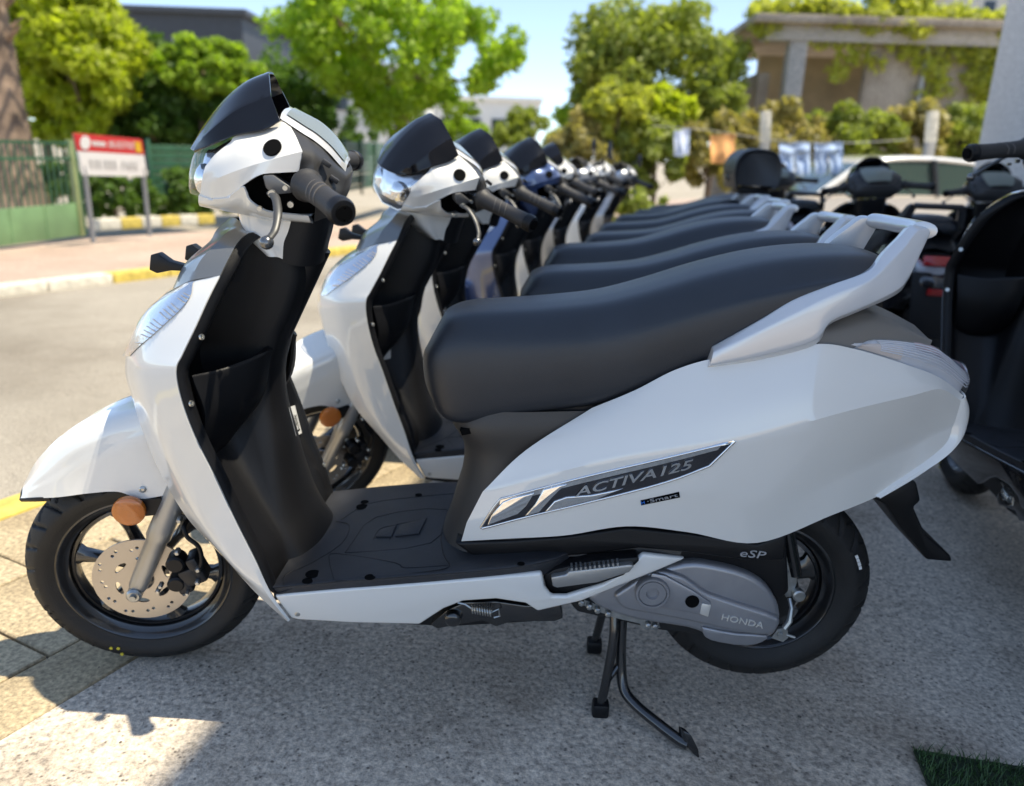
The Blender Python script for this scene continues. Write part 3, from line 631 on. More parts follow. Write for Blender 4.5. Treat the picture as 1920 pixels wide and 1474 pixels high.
def build_head(root):
    """everything that turns with the handlebar, built straight ahead; each part then gets the steering rotation"""
    CF = (0, 0, .2335)
    ft = hobj('front_tyre', tyre(CF, .2335, .170, .046), RUB, root, sharp=50)
    for a, rr_ in ((243, .196), (247, .192), (250, .205)):
        q = np.array([.0+rr_*math.cos(R(a)), -.0478, .2335+rr_*math.sin(R(a))]); obj('paint_dot', MB().lathe([(.0035, .001), (.0035, -.0008), (0, -.0008)], q, n=10), mat('yellow_dot', (.65, .55, .05), .6), ft)
    for a0_ in (196, 20):
        tx = MB()
        for k_, ch_ in enumerate('90/90-12'):
            an = R(a0_+k_*5.2); er = np.array([math.cos(an), 0, math.sin(an)]); et = np.array([-math.sin(an), 0, math.cos(an)])
            q_ = text_mesh(ch_, np.array(CF)+er*.196+np.array([0, -.0466, 0])-et*(-.006), -et*-1 if False else et*-1, er, .016, depth=.0022, m=RUB); tx.add([v.co for v in q_.data.vertices], [tuple(p.vertices) for p in q_.data.polygons]); bpy.data.objects.remove(q_)
        obj('sidewall_lettering', tx, RUB, ft, smooth=False)
    hobj('front_rim', rim(CF, .170, .046, 6, 46, hub=.034, sw=.026), RIMB, root)
    holes = []
    for k in range(12):
        a = R(k*30); rr0 = .081+(k % 3-1)*.0045
        holes.append(circle2(.0036, 8, rr0*math.cos(a), rr0*math.sin(a))); a2 = a+R(9); holes.append(circle2(.0036, 8, (rr0-.004)*math.cos(a2), (rr0-.004)*math.sin(a2)))
    for k in range(6):
        a = R(k*60+20); L = []
        for i in range(12):
            t = 2*math.pi*i/12; u, v = .0058*math.cos(t), .0150*math.sin(t); a3 = a+v/.048; L.append(((.050+u+.10*v)*math.cos(a3), (.050+u+.10*v)*math.sin(a3)))
        holes.append(L)
    dsk = MB().plate(circle2(.095, 96), holes+[circle2(.022, 24)], (0, -.057, .2335), (1, 0, 0), (0, 0, 1), (0, 1, 0), .0035)
    hobj('brake_disc', dsk, STEEL, root, smooth=False)
    hub = MB().lathe([(.0215, .02), (.0215, -.006), (.012, -.010), (0, -.010)], (0, -.055, .2335), n=30); hobj('front_hub', hub, RIMB, root)
    # fork legs
    a, c = H(256, 1106, -.083), H(322, 945, -.083); d_ = (c-a)/np.linalg.norm(c-a)
    for s_ in (1, -1):
        m_ = np.array([1, s_, 1]); fk = MB().tube([a*m_, (a+d_*.012)*m_, (a+d_*.03)*m_, (a+d_*.13)*m_, (a+d_*.135)*m_, (a+d_*.16)*m_, (a+d_*.30)*m_], [.014, .018, .0185, .020, .0235, .0235, .020], 20)
        fork = hobj('fork_leg', fk, ALU, root, sharp=40)
        obj('axle_nut', MB().lathe([(.015, .014*s_), (.015, -.010*s_), (.011, -.014*s_), (.007, -.014*s_), (.006, -.020*s_), (0, -.020*s_)], a*m_+np.array([0, -.010*s_, 0]), n=6 if False else 16), BRKT, fork)
    # caliper
    cq = MB()
    for x, y, w_, h_, dx in ((362,1072,.040,.040,0),(350,1090,.030,.032,0),(372,1060,.022,.060,0)):
        cq.box(H(x, y, -.085), (w_, .045, h_), Matrix.Rotation(R(-20), 3, 'Y'))
    cal = hobj('brake_caliper', cq, mat('caliper_black', (.02, .02, .022), .4, .2), root, bevel=.006, seg=2)
    for x, y, r_ in ((332,1092,.017),(330,1055,.018)): obj('caliper_piston', MB().lathe([(r_, .02), (r_, -.008), (r_*.8, -.012), (0, -.012)], H(x, y, -.098), n=20), BLK, cal)
    for x, y, r_ in ((333,1034,.006),(337,974,.006),(302,1097,.005),(297,1106,.005),(352,1110,.004),(372,1066,.006),(371,1090,.006)): obj('caliper_bolt', MB().lathe([(r_, .006), (r_, -.006), (r_*.6, -.009), (0, -.009)], H(x, y, -.108), n=6), SCREW, cal)
    hs = MB().tube(cr([H(352,975,-.09), H(345,990,-.11), H(352,1008,-.115), H(372,1025,-.115), H(378,1050,-.112), H(372,1072,-.108)], 5), .0045, 8); hobj('brake_hose', hs, BLK, root)
    rf = MB().lathe([(.029, .006), (.030, 0), (.029, -.005), (.024, -.008), (.012, -.0095), (0, -.010)], H(242, 958, -.102), (0, 1, 0), n=32); rfl = hobj('reflector', rf, ORNG, root)
    obj('reflector_stay', MB().prism([H(x, y, -.094) for x, y in [(250,940),(300,935),(320,950),(300,965),(255,970)]], (0, .006, 0)), BLK, rfl)
    # fender
    fs = [[(50,903,0),(46,915,-.034),(44,928,-.046),(41,934,-.048)],[(76,860,0),(84,878,-.046),(100,900,-.064),(106,932,-.074)],[(128,810,0),(134,832,-.054),(156,869,-.072),(168,924,-.081)],[(188,777,0),(192,800,-.058),(210,844,-.077),(222,921,-.084)],[(250,756,0),(254,780,-.060),(264,821,-.079),(266,934,-.086)],[(330,745,0),(330,765,-.060),(330,805,-.080),(325,926,-.086)],[(420,760,0),(420,775,-.060),(418,815,-.080),(395,930,-.086)]]
    g = patch([[H(*q) for q in r] for r in fs], 7, 6, vb=(2,)); fb = MB().grid(g); fb.mirror()
    fend = hobj('front_fender', fb, WHITE, root, solid=-.003, bevel=0, sharp=24)
    lip = MB()
    lp = [[H(40,934,-.049), H(36,937,-.050), H(40,941,-.048)],[H(64,933,-.064), H(62,938,-.065), H(66,941,-.062)],[H(92,932,-.071), H(93,938,-.072), H(95,940,-.070)]]
    lip.grid(patch(lp, 4, 3)); lip.mirror(); lip.grid(patch([[lp[0][k] for k in range(3)], [lp[0][k]*np.array([1, 0, 1])+np.array([-.012, 0, 0]) for k in range(3)], [lp[0][k]*np.array([1, -1, 1]) for k in range(3)]], 6, 3)); obj('fender_lip', lip, BLK, fend, solid=.006)
    obj('fender_screw', MB().lathe([(.0065, 0), (.0065, -.003), (.004, -.005), (.003, -.003), (0, -.003)], H(268, 917, -.0875), n=14), SCREW, fend)
    # ------------------------------------------------------------ handlebar cowl: side shell in rows from front to back
    up_ = [[(366,287,-.058),(357,312,-.066),(354,348,-.064),(353,374,-.052)],
           [(392,282,-.092),(384,314,-.098),(378,342,-.096),(375,383,-.078)]]
    # upper shell: from the visor line down to the crease
    A_ = [(385,312),(404,289),(430,268),(444,254),(494,244),(526,228),(545,237)]
    B_ = [(381,326),(404,309),(432,294),(455,284),(500,266),(535,252),(556,258)]
    C_ = [(378,342),(402,336),(428,326),(458,315),(500,302),(535,292),(567,284)]
    wa = [.100, .106, .104, .100, .088, .084, .090]; wb = [.104, .114, .120, .123, .122, .122, .124]; wc = [.100, .116, .127, .135, .144, .148, .150]
    D_ = [(375,366),(396,371),(426,368),(455,348),(487,328),(525,324),(560,322)]; wd_ = [.090, .104, .116, .132, .144, .148, .150]
    rows = [[H(*a, -x), H(*b, -y), H(*c, -z), H(*d, -u)] for a, b, c, d, x, y, z, u in zip(A_, B_, C_, D_, wa, wb, wc, wd_)]
    g = patch(rows, 6, 6, vb=(2,)); cw = MB().grid(g)
    # chin: under the nose, back to the lower rear tip
    E1 = [(375,366),(396,371),(426,368),(455,349),(463,358),(470,374),(491,389),(512,396),(578,403)]
    F1 = [(375,383),(398,388),(424,393),(450,398),(465,401),(480,404),(500,408),(530,411),(587,416)]
    we = [.090, .104, .116, .132, .132, .130, .126, .122, .112]; wf = [.070, .074, .080, .088, .090, .090, .090, .090, .090]
    rows = [[H(*a, -x), (H(*a, -x)+H(*b, -y))*.5+np.array([0, -.006, -.002]), H(*b, -y), H(*b, -y)*np.array([1, 0, 1])+np.array([-.01, 0, -.006])] for a, b, x, y in zip(E1, F1, we, wf)]
    cw.grid(patch(rows, 5, 5, vb=(2,)))
    cw.mirror(); cowl = hobj('handlebar_cowl', cw, WHITE, root, solid=.003, sharp=24); T_cw = bvh(cowl)
    hq = hit(T_cw, 511, 277, .0008, True); hq2 = hit(T_cw, 511, 262, .0008, True); hq3 = hit(T_cw, 524, 272, .0008, True)
    if hq is not None and hq2 is not None and hq3 is not None:
        nn = np.cross(hq3-hq, hq2-hq); nn /= np.linalg.norm(nn)
        for s_ in (1, -1): obj('mirror_socket_disc', MB().lathe([(.0150, -.003), (.0150, .0012), (.0125, .0014), (0, .0006)], hq*np.array([1, s_, 1]), nn*np.array([1, s_, 1]), n=24), INK, cowl)  # black disc laid on the cowl, standing in for the shaded hole
    # dark box inside the cowl so that nothing shows through
    cin = MB().prism([H(x, y, -.080) for x, y in [(395,330),(440,290),(520,250),(575,280),(600,330),(590,400),(540,402),(450,385),(400,372)]], (0, .16, 0)); hobj('cowl_inside', cin, INK, root, smooth=False)
    # headlight
    hl = [[(444,254,-.100),(431,269,-.105),(405,290,-.107),(386,313,-.101),(379,340,-.098),(377,358,-.092),(376,370,-.084)],
          [(410,262,-.084),(398,276,-.086),(384,298,-.088),(372,316,-.086),(367,342,-.083),(366,356,-.080),(366,366,-.070)],
          [(366,287,-.052),(362,296,-.054),(358,310,-.056),(355,326,-.056),(354,344,-.054),(354,354,-.050),(356,362,-.042)]]
    rows = [[H(*q) for q in r] for r in hl]; rows.append([q*np.array([1, 0, 1])+np.array([-.008, 0, 0]) for q in rows[-1]])
    g = patch(rows, 6, 5); hb_ = MB().grid(g); hb_.mirror(); lamp = hobj('headlight', hb_, GLS, root)
    gi = g*np.array([1, .90, 1])+np.array([.018, 0, 0]); hi = MB().grid(gi); hi.mirror(); obj('reflector', hi, REFM, lamp)
    for s_ in (1, -1):
        obj('lamp_projector', MB().lathe([(.030, .010), (.030, -.012), (.022, -.020), (.010, -.026), (0, -.027)], H(385, 340, -.055)*np.array([1, s_, 1])+np.array([.010, 0, 0]), (1, .25*s_, .1), n=24), CHROME, lamp)
    # visor
    va = [(366,286,-.060),(400,272,-.094),(442,255,-.104),(494,245,-.100),(526,228,-.098)]
    vb_ = [(366,284,-.054),(387,258,-.080),(418,230,-.090),(452,206,-.088),(509,182,-.080)]
    vc = [(366,284,0),(384,240,0),(420,194,0),(462,158,0),(506,139,0)]
    rows = [[H(*a), H(*b), H(*c)*np.array([1, 0, 1])+np.array([.004, -.034, -.004]), H(*c)] for a, b, c in zip(va, vb_, vc)]
    rows[0][3] = rows[0][1]*np.array([1, 0, 1])+np.array([-.014, 0, 0]); rows[0][2] = rows[0][1]*np.array([1, .6, 1])+np.array([-.009, 0, 0])
    vis = MB().grid(patch(rows, 6, 6, vb=(1,))); vis.mirror(); hobj('visor', vis, VIS, root, solid=-.004, bevel=.0008, sharp=22)
    # instrument panel
    fr = [(527,226),(524,206),(520,194)]
    L_ = [(525,222,-.082),(545,235,-.092),(568,250,-.100),(590,264,-.102),(616,286,-.097),(634,306,-.086),(648,322,-.066)]
    Cn = [(522,200),(556,222),(588,246),(620,272),(644,300),(650,330)]
    rows = []
    p0, p1 = H(524, 205, 0), H(646, 318, 0)
    dash = []
    for (x, y, s_), t in zip(L_, np.linspace(0, 1, 7)):
        l = H(x, y, s_); c = np.array([l[0]+.006, 0, l[2]+.012+.006*math.sin(math.pi*t)]); dash.append([l, l*np.array([1, .86, 1])+np.array([.002, 0, .008]), l*np.array([1, .5, 1])+np.array([.004, 0, .012]), c])
    g = patch(dash, 5, 5, vb=(1,)); db = MB().grid(g); db.mirror(); dsh = hobj('instrument_panel', db, SILV, root, sharp=24)
    gl = g[2:29, 5:]*np.array([1, .985, 1])+np.array([.0015, 0, .002]); lcd = MB().grid(gl); lcd.mirror(); obj('instrument_glass', lcd, LCD, dsh)
    # dark grey switch housing behind the cowl, round the grip root
    swp = [[(547,238,-.091),(574,256,-.101),(606,280,-.100),(645,320,-.072)],[(567,285,-.150),(592,290,-.134),(624,312,-.110),(650,332,-.078)],[(562,318,-.152),(588,318,-.150),(622,340,-.125),(648,345,-.085)],[(575,350,-.148),(600,345,-.150),(628,362,-.128),(644,368,-.090)],[(590,385,-.140),(606,385,-.140),(622,392,-.120),(632,392,-.090)],[(590,416,-.10),(606,410,-.10),(612,408,-.09),(616,405,-.07)]]
    g = patch([[H(*q) for q in r] for r in swp], 5, 5, vb=(1,)); sb = MB().grid(g); sb.mirror()
    back = [[q, q*np.array([1, .4, 1])+np.array([.006, 0, 0]), q*np.array([1, 0, 1])+np.array([.008, 0, 0])] for q in g[:, -1]]; bb = MB().grid(np.array(back)); bb.mirror(); sb.add(bb.v, bb.f)
    swh = hobj('switch_housing', sb, mat('switch_grey_plastic', (.035, .034, .034), .42), root, solid=.003, sharp=30)
    for x, y, s_ in ((610,306,-.136),(624,336,-.124)):
        obj('switch_button', MB().box(H(x, y, s_)+np.array([.002, -.002, 0]), (.016, .012, .008), Matrix.Rotation(R(35), 3, 'Y')), GRIP, swh, bevel=.002)
    # grips
    a, c = H(575, 347, -.165), H(634, 392, -.292); d_ = (c-a)/np.linalg.norm(c-a); ln = np.linalg.norm(c-a)
    for s_ in (1, -1):
        m_ = np.array([1, s_, 1]); prof = [(-.01,.018),(0,.026),(.004,.0265),(.008,.0235),(.02,.0205),(.05,.0185),(ln*.55,.0178),(ln*.8,.0182),(ln*.92,.0190),(ln,.0188)]
        gp = hobj('grip', MB().tube([(a+d_*t)*m_ for t, r_ in prof], [r_ for t, r_ in prof], 24), GRIP, root, sharp=50)
        for t in (.30, .42, .54):
            cpt = a+d_*ln*t; k = np.cross(d_, np.array([0, 0, 1.])); k /= np.linalg.norm(k); u = np.cross(k, d_)
            arc = [(cpt+(.0182)*(math.cos(q)*k+math.sin(q)*u)+d_*.010*math.cos(q*1.0))*m_ for q in np.linspace(-.3, math.pi+.5, 18)]; obj('grip_ridge', MB().tube(arc, .0011, 5), mat('ridge_grey', (.12, .11, .10), .4), gp)
        ew = MB().tube([(a+d_*t)*m_ for t in (ln, ln+.002, ln+.014, ln+.022, ln+.0225)], [.0195, .0210, .0212, .0185, .013], 24); obj('bar_end', ew, BLK, gp, sharp=30)
        ec = MB().tube([(a+d_*t)*m_ for t in (ln+.018, ln+.0265, ln+.0266, ln+.025)], [.0120, .0120, .008, .0075], 20); obj('bar_end_plug', ec, INK, gp, sharp=30)
        hb2 = MB().tube([(a-d_*.10)*m_, (a+d_*.01)*m_], .0115, 14); hobj('handlebar', hb2, STANDM, root)
        # lever and bracket
        br = MB().prism([H(x, y, -.150)*m_ for x, y in [(492,330),(512,328),(545,350),(548,362),(512,366),(498,352)]], (0, .022*s_, 0))
        lv = hobj('lever_bracket', br, mat('cast_bracket', (.16, .16, .16), .45, .5), root, bevel=.003)
        le = MB().tube([q*m_ for q in cr([H(508,362,-.162), H(517,372,-.185), H(521,400,-.215), H(516,430,-.240), H(506,446,-.252)], 5)], [.0072]*6+[.0066]*6+[.0058]*5+[.0054]*4, 12, True, .55)
        lvr = hobj('brake_lever', le, mat('lever_grey_metal', (.07, .07, .07), .42, .3), root); bl = H(500, 455, -.256)*m_
        obj('lever_ball', MB().lathe([(max(1e-4, .0105*math.sin(t)), -.0105*math.cos(t)) for t in np.linspace(0, math.pi, 13)], bl, n=20), mat('lever_metal', (.20, .20, .20), .25, .9), lvr)
        for x, y, r_ in ((510,363,.006),(487,391,.004),(545,383,.005),(535,352,.004)): obj('lever_bolt', MB().lathe([(r_, .004*s_), (r_, -.005*s_), (0, -.005*s_)], H(x, y, -.168)*m_, n=8), SCREW, lv)
    # neck: pale front shell and black back shell going down into the cover
    nk = [[(452,400,.070),(458,425,.072),(470,450,.075),(500,480,.078)],[(505,402,.082),(503,428,.080),(505,452,.082),(520,482,.082)],[(546,414,.084),(540,435,.084),(532,456,.084),(530,486,.084)]]
    rows = [[H(x, y, -w_) for x, y, w_ in r] for r in nk]; fr_ = [q*np.array([1, 0, 1])+np.array([-.02, 0, 0]) for q in rows[0]]
    nb = MB().grid(patch([fr_]+rows, 5, 4)); nb.mirror(); hobj('neck_shell', nb, WHITE, root, sharp=40)
    nk2 = [[(546,414,.083),(540,435,.083),(532,456,.083),(528,492,.083)],[(586,414,.080),(580,440,.080),(572,470,.080),(566,500,.080)],[(616,405,.055),(610,440,.055),(602,470,.055),(598,496,.055)]]
    rows = [[H(x, y, -w_) for x, y, w_ in r] for r in nk2]; rows.append([q*np.array([1, 0, 1])+np.array([.01, 0, 0]) for q in rows[-1]])
    nb = MB().grid(patch(rows, 5, 4)); nb.mirror(); hobj('neck_back', nb, BLK, root, sharp=40)
    st = MB().tube([AX+KX*.15, AX+KX*.75], .03, 16); hobj('steering_stem', st, BLK, root)

def copy_scooter(src, loc, rz, th, paint=None, skip=()):
    r = src.copy(); COL.objects.link(r); r.location = loc; r.rotation_euler = (0, 0, rz)
    for ch in list(src.children):
        if ch.name.split('.')[0] in skip: continue
        c = ch.copy(); COL.objects.link(c); c.parent = r
        if ch in STEERED: c.matrix_basis = steer_m(th)
        for g_ in ch.children:
            d = g_.copy(); COL.objects.link(d); d.parent = c
        if paint:
            for s_ in c.material_slots:
                if s_.material and s_.material.name in paint:
                    m2 = paint[s_.material.name]; s_.link = 'OBJECT'; s_.material = m2
    return r
# ------------------------------------------------------------------ street frame: u along the kerb, v across it to the left
EU = np.array([.42, .907]); EU = EU/np.linalg.norm(EU); EV = np.array([-EU[1], EU[0]])
def W(u, v, z=0.): q = EU*u+EV*v; return np.array([q[0], q[1], z-SLOPE*q[1]])
TILT = math.atan(SLOPE)
def lay(o, rz):                      # stand a stone square on the sloping ground
    o.rotation_mode = 'QUATERNION'; o.rotation_quaternion = (Matrix.Rotation(-TILT, 4, 'X') @ Matrix.Rotation(rz, 4, 'Z')).to_quaternion()
def UV(p): p = np.asarray(p)[:2]; return float(p@EU), float(p@EV)
RZ_ST = math.atan2(EU[1], EU[0])

def ground_mat(name, c1, c2, sc, rough=.9, bump=.4, bsc=60, speck=None, crack=False, stain=None):
    m = bpy.data.materials.new(name); m.use_nodes = True; n = m.node_tree; L = n.links; b = n.nodes['Principled BSDF']; b.inputs['Roughness'].default_value = rough; b.inputs['Specular IOR Level'].default_value = .25
    tc = n.nodes.new('ShaderNodeTexCoord')
    def nz(s, d=6, r=.6):
        q = n.nodes.new('ShaderNodeTexNoise'); q.inputs['Scale'].default_value = s; q.inputs['Detail'].default_value = d; q.inputs['Roughness'].default_value = r; L.new(tc.outputs['Object'], q.inputs['Vector']); return q
    def ramp(src, a, b_, ca, cb):
        q = n.nodes.new('ShaderNodeValToRGB'); q.color_ramp.elements[0].position = a; q.color_ramp.elements[1].position = b_; q.color_ramp.elements[0].color = (*ca, 1); q.color_ramp.elements[1].color = (*cb, 1); L.new(src, q.inputs[0]); return q
    def mix(f, a, b_, t='MIX'):
        q = n.nodes.new('ShaderNodeMix'); q.data_type = 'RGBA'; q.blend_type = t
        if hasattr(f, 'links') or hasattr(f, 'is_output'): L.new(f, q.inputs[0])
        else: q.inputs[0].default_value = f
        for s, i in ((a, 6), (b_, 7)):
            if hasattr(s, 'is_output'): L.new(s, q.inputs[i])
            else: q.inputs[i].default_value = (*s, 1)
        return q.outputs[2]
    big = nz(sc); col = ramp(big.outputs['Fac'], .3, .7, c1, c2).outputs[0]
    fine = nz(bsc*2.2, 4, .7); col = mix(.75, col, ramp(fine.outputs['Fac'], .32, .68, (.30, .30, .32), (1.50, 1.48, 1.44)).outputs[0], 'MULTIPLY')
    if speck:
        v = n.nodes.new('ShaderNodeTexVoronoi'); v.inputs['Scale'].default_value = speck; L.new(tc.outputs['Object'], v.inputs['Vector'])
        d_ = ramp(v.outputs['Distance'], .14, .36, (.22, .22, .23), (1, 1, 1)); g = nz(speck*.35, 2); gm = ramp(g.outputs['Fac'], .48, .60, (0, 0, 0), (1, 1, 1))
        col = mix(gm.outputs[0], col, mix(.85, col, d_.outputs[0], 'MULTIPLY'))
    if stain:
        s_ = nz(stain, 5); col = mix(.8, col, ramp(s_.outputs['Fac'], .30, .52, (.55, .52, .49), (1, 1, 1)).outputs[0], 'MULTIPLY')
    L.new(col, b.inputs['Base Color'])
    h = nz(bsc, 5, .65); bp = n.nodes.new('ShaderNodeBump'); bp.inputs['Strength'].default_value = bump; bp.inputs['Distance'].default_value = .006; L.new(h.outputs['Fac'], bp.inputs['Height']); L.new(bp.outputs[0], b.inputs['Normal'])
    return m
M_CONC = ground_mat('rough_concrete', (.56, .48, .385), (.70, .61, .50), 1.7, .9, 1., 40, 85, stain=3.0)
M_SLAB = ground_mat('beige_stone', (.43, .345, .215), (.52, .42, .275), 2.0, .85, .25, 40, stain=1.6)
M_ROAD = ground_mat('old_asphalt', (.33, .295, .24), (.42, .375, .31), .7, .9, .6, 70, 110, stain=.5)
M_RED = ground_mat('red_paving', (.44, .32, .25), (.54, .42, .34), 1.2, .9, .3, 30)
M_GRD = ground_mat('pale_ground', (.36, .315, .245), (.46, .41, .33), .3, .95, .3, 20)
M_YEL = mat('yellow_kerb_paint', (.62, .47, .10), .75, var=.3, vscale=14)
M_WHT = mat('white_kerb_paint', (.68, .63, .52), .75, var=.25, vscale=14)
M_JOINT = mat('mortar_joint', (.10, .09, .08), .95)

def sheet(name, poly, z, m):
    return tag(obj(name, MB().add([(p[0], p[1], z-SLOPE*p[1] if abs(p[1]) < 90 else z-.35) for p in poly], [tuple(range(len(poly)))]), m, smooth=False), None, None, kind='structure')
# the ground as one wide sheet, the road on it
sheet('ground', [(-400, -300), (400, -300), (400, 600), (-400, 600)], -.45, M_GRD)
VK = 1.10; VF = 5.20                 # near kerb line, far kerb line
sheet('road', [W(-25, VK-.05), W(60, VK-.05), W(60, VF+.05), W(-25, VF+.05)], -.10, M_ROAD)
# forecourt: rough concrete on the right of the border stones
fc = MB().prism([W(-12, .040, 0), W(16, .040, 0), W(16, -14, 0), W(-12, -14, 0)], (0, 0, -.14)); tag(obj('forecourt', fc, M_CONC, smooth=False), None, None, kind='structure')
# pavement: border stones and slabs, each one laid by itself on a dark bed
pv = obj('pavement', MB().prism([W(-12, .048, -.012), W(16, .048, -.012), W(16, .955, -.012), W(-12, .955, -.012)], (0, 0, -.12)), M_JOINT, smooth=False); tag(pv, None, None, kind='structure')
rnd = random.Random(5)
def slab_mesh(du, dv, h=.03):
    b = MB().box((0, 0, -h/2), (du, dv, h)); o = obj('slab', b, M_SLAB, None, bevel=.004, seg=1); me = o.data; bpy.data.objects.remove(o); return me
for v0, v1, du, off in ((.045, .205, .42, .02), (.212, .58, .42, -.12), (.587, .952, .42, .09)):
    me = slab_mesh(du-.007, v1-v0)
    for k in range(-6, 26):
        o = bpy.data.objects.new('slab', me); COL.objects.link(o); o.parent = pv
        o.location = W(off+(k+.5)*du, (v0+v1)/2, rnd.uniform(-.0015, .0015)); lay(o, RZ_ST)
def kerb(name, v, d, n0, n1, L, zt, zb, ph=0):
    k0 = empty(name, (0, 0, 0)); tag(k0, None, None, kind='structure')
    me = {}
    for m in (M_YEL, M_WHT):
        o = obj('kerb_stone', MB().box((0, 0, (zt+zb)/2), (L-.008, d, zt-zb)), m, None, bevel=.015, seg=2); me[m.name] = o.data; bpy.data.objects.remove(o)
    for k in range(n0, n1):
        m = M_YEL if ((k+ph)//2) % 2 else M_WHT
        o = bpy.data.objects.new('kerb_stone', me[m.name]); COL.objects.link(o); o.parent = k0; o.location = W((k+.5)*L, v, 0); lay(o, RZ_ST)
kerb('near_kerb', 1.03, .14, -8, 26, .5, .004, -.13, 2)
kerb('far_kerb', VF+.09, .17, -10, 40, .62, -.01, -.13)
sheet('far_pavement', [W(-20, VF+.17), W(40, VF+.17), W(40, VF+3.0), W(-20, VF+3.0)], -.012, M_RED)

# ------------------------------------------------------------------ the shop building that shades the forecourt
def at(px, py, t): return CAM+ray(px, py)*t
cw_ = P(1858, 160, 5.0); sx_, sy_ = SUN.x/SUN.z, SUN.y/SUN.z
def wx(y): return cw_[0]+.17*(y-5.0)
HB = 9.5
for _ in range(50):
    y0 = -.163+sy_*HB; HB = (wx(y0)-.185)/sx_
M_STUC = ground_mat('grey_white_stucco', (.60, .60, .60), (.66, .66, .66), 1.0, .8, .15, 40)
bld = empty('shop_building', (cw_[0], 5.0, 0))
def loc(q): return (q[0]-cw_[0], q[1]-5.0, q[2])
YS = -3.0                            # the building ends behind the camera; the yard beyond it lies in the sun
wb = MB().prism([loc((wx(5.0), 5.0, -.1)), loc((wx(YS), YS, -.1)), loc((wx(YS)+9, YS, -.1)), loc((wx(5.0)+9, 5.0, -.1))], (0, 0, HB+.1)); obj('wall', wb, M_STUC, bld, smooth=False)
obj('parapet', MB().prism([loc((wx(4.9)+.1, 4.9, HB)), loc((wx(YS+.1)+.1, YS+.1, HB)), loc((wx(YS+.1)+8.8, YS+.1, HB)), loc((wx(4.9)+8.8, 4.9, HB))], (0, 0, .02)), M_STUC, bld, smooth=False)
tag(bld, 'tall pale grey stucco building whose wall edge rises behind the black scooters', 'building')

# ------------------------------------------------------------------ foliage
def leaf_mat(name, c, t=.35, var=.35):
    m = bpy.data.materials.new(name); m.use_nodes = True; n = m.node_tree; L = n.links; b = n.nodes['Principled BSDF']; out = n.nodes['Material Output']
    at_ = n.nodes.new('ShaderNodeAttribute'); at_.attribute_name = 'tint'
    r = n.nodes.new('ShaderNodeValToRGB'); r.color_ramp.elements[0].color = (c[0]*(1-var), c[1]*(1-var), c[2]*(1-var), 1); r.color_ramp.elements[1].color = (min(1, c[0]*(1+var*1.4)), c[1]*(1+var), c[2]*(1+var*.5), 1)
    L.new(at_.outputs['Fac'], r.inputs[0]); L.new(r.outputs[0], b.inputs['Base Color']); b.inputs['Roughness'].default_value = .55
    tr = n.nodes.new('ShaderNodeBsdfTranslucent'); mu = n.nodes.new('ShaderNodeMix'); mu.data_type = 'RGBA'; mu.blend_type = 'MULTIPLY'; mu.inputs[0].default_value = 1; L.new(r.outputs[0], mu.inputs[6]); mu.inputs[7].default_value = (1.5, 1.6, .7, 1); L.new(mu.outputs[2], tr.inputs[0])
    mx = n.nodes.new('ShaderNodeMixShader'); mx.inputs[0].default_value = t; L.new(b.outputs[0], mx.inputs[1]); L.new(tr.outputs[0], mx.inputs[2]); L.new(mx.outputs[0], out.inputs[0]); return m
def leaves(name, clumps, n, size, m, parent, seed, droop=.2, asp=1.9):
    """n leaves spread through clumps [(centre, radius xyz)], each leaf a folded pair of faces"""
    r = np.random.RandomState(seed); cs = np.array([c for c, _ in clumps], float); rs = np.array([q for _, q in clumps], float)
    vol = rs.prod(1)**.72; idx = r.choice(len(clumps), n, p=vol/vol.sum())
    d = r.normal(size=(n, 3)); d /= np.linalg.norm(d, axis=1)[:, None]; rad = r.uniform(.25, 1, n)**.45*(1+.18*r.normal(size=n)*.6)
    c = cs[idx]+d*rad[:, None]*rs[idx]
    nr = d*.7+r.normal(size=(n, 3))*.8+np.array([0, 0, .5]); nr /= np.linalg.norm(nr, axis=1)[:, None]
    t = np.cross(nr, r.normal(size=(n, 3))); t[:, 2] -= droop; t -= nr*(t*nr).sum(1)[:, None]; t /= np.linalg.norm(t, axis=1)[:, None]; b = np.cross(nr, t)
    s = size*r.uniform(.6, 1.35, n)[:, None]
    v = np.empty((n, 4, 3)); v[:, 0] = c-t*s*asp*.5; v[:, 1] = c+b*s*.5-nr*s*.12; v[:, 2] = c+t*s*asp*.5; v[:, 3] = c-b*s*.5-nr*s*.12
    me = bpy.data.meshes.new(name); me.vertices.add(n*4); me.vertices.foreach_set('co', v.reshape(-1))
    me.loops.add(n*4); me.loops.foreach_set('vertex_index', np.arange(n*4)); me.polygons.add(n); me.polygons.foreach_set('loop_start', np.arange(n)*4); me.polygons.foreach_set('loop_total', np.full(n, 4))
    me.update(); a = me.attributes.new('tint', 'FLOAT', 'FACE'); a.data.foreach_set('value', np.clip(r.normal(.5, .22, n)+.25*(r.rand(len(clumps))-.5)[idx], 0, 1).astype(np.float32)); me.materials.append(m)
    o = bpy.data.objects.new(name, me); COL.objects.link(o); o.parent = parent; o['kind'] = 'stuff'; return o
def clump_set(c, rad, n, k, seed, flat=.85):
    r = np.random.RandomState(seed); out = []
    for i in range(n):
        d = r.normal(size=3); d /= np.linalg.norm(d); q = r.uniform(.35, 1)**.6
        cc = np.array(c)+d*np.array(rad)*q*.86; f = k*r.uniform(.6, 1.3)
        out.append((cc, (f, f, f*flat)))
    return out
BARK = mat('grey_brown_bark', (.16, .11, .075), .95, bump=1., bscale=25, var=.35, vscale=6)
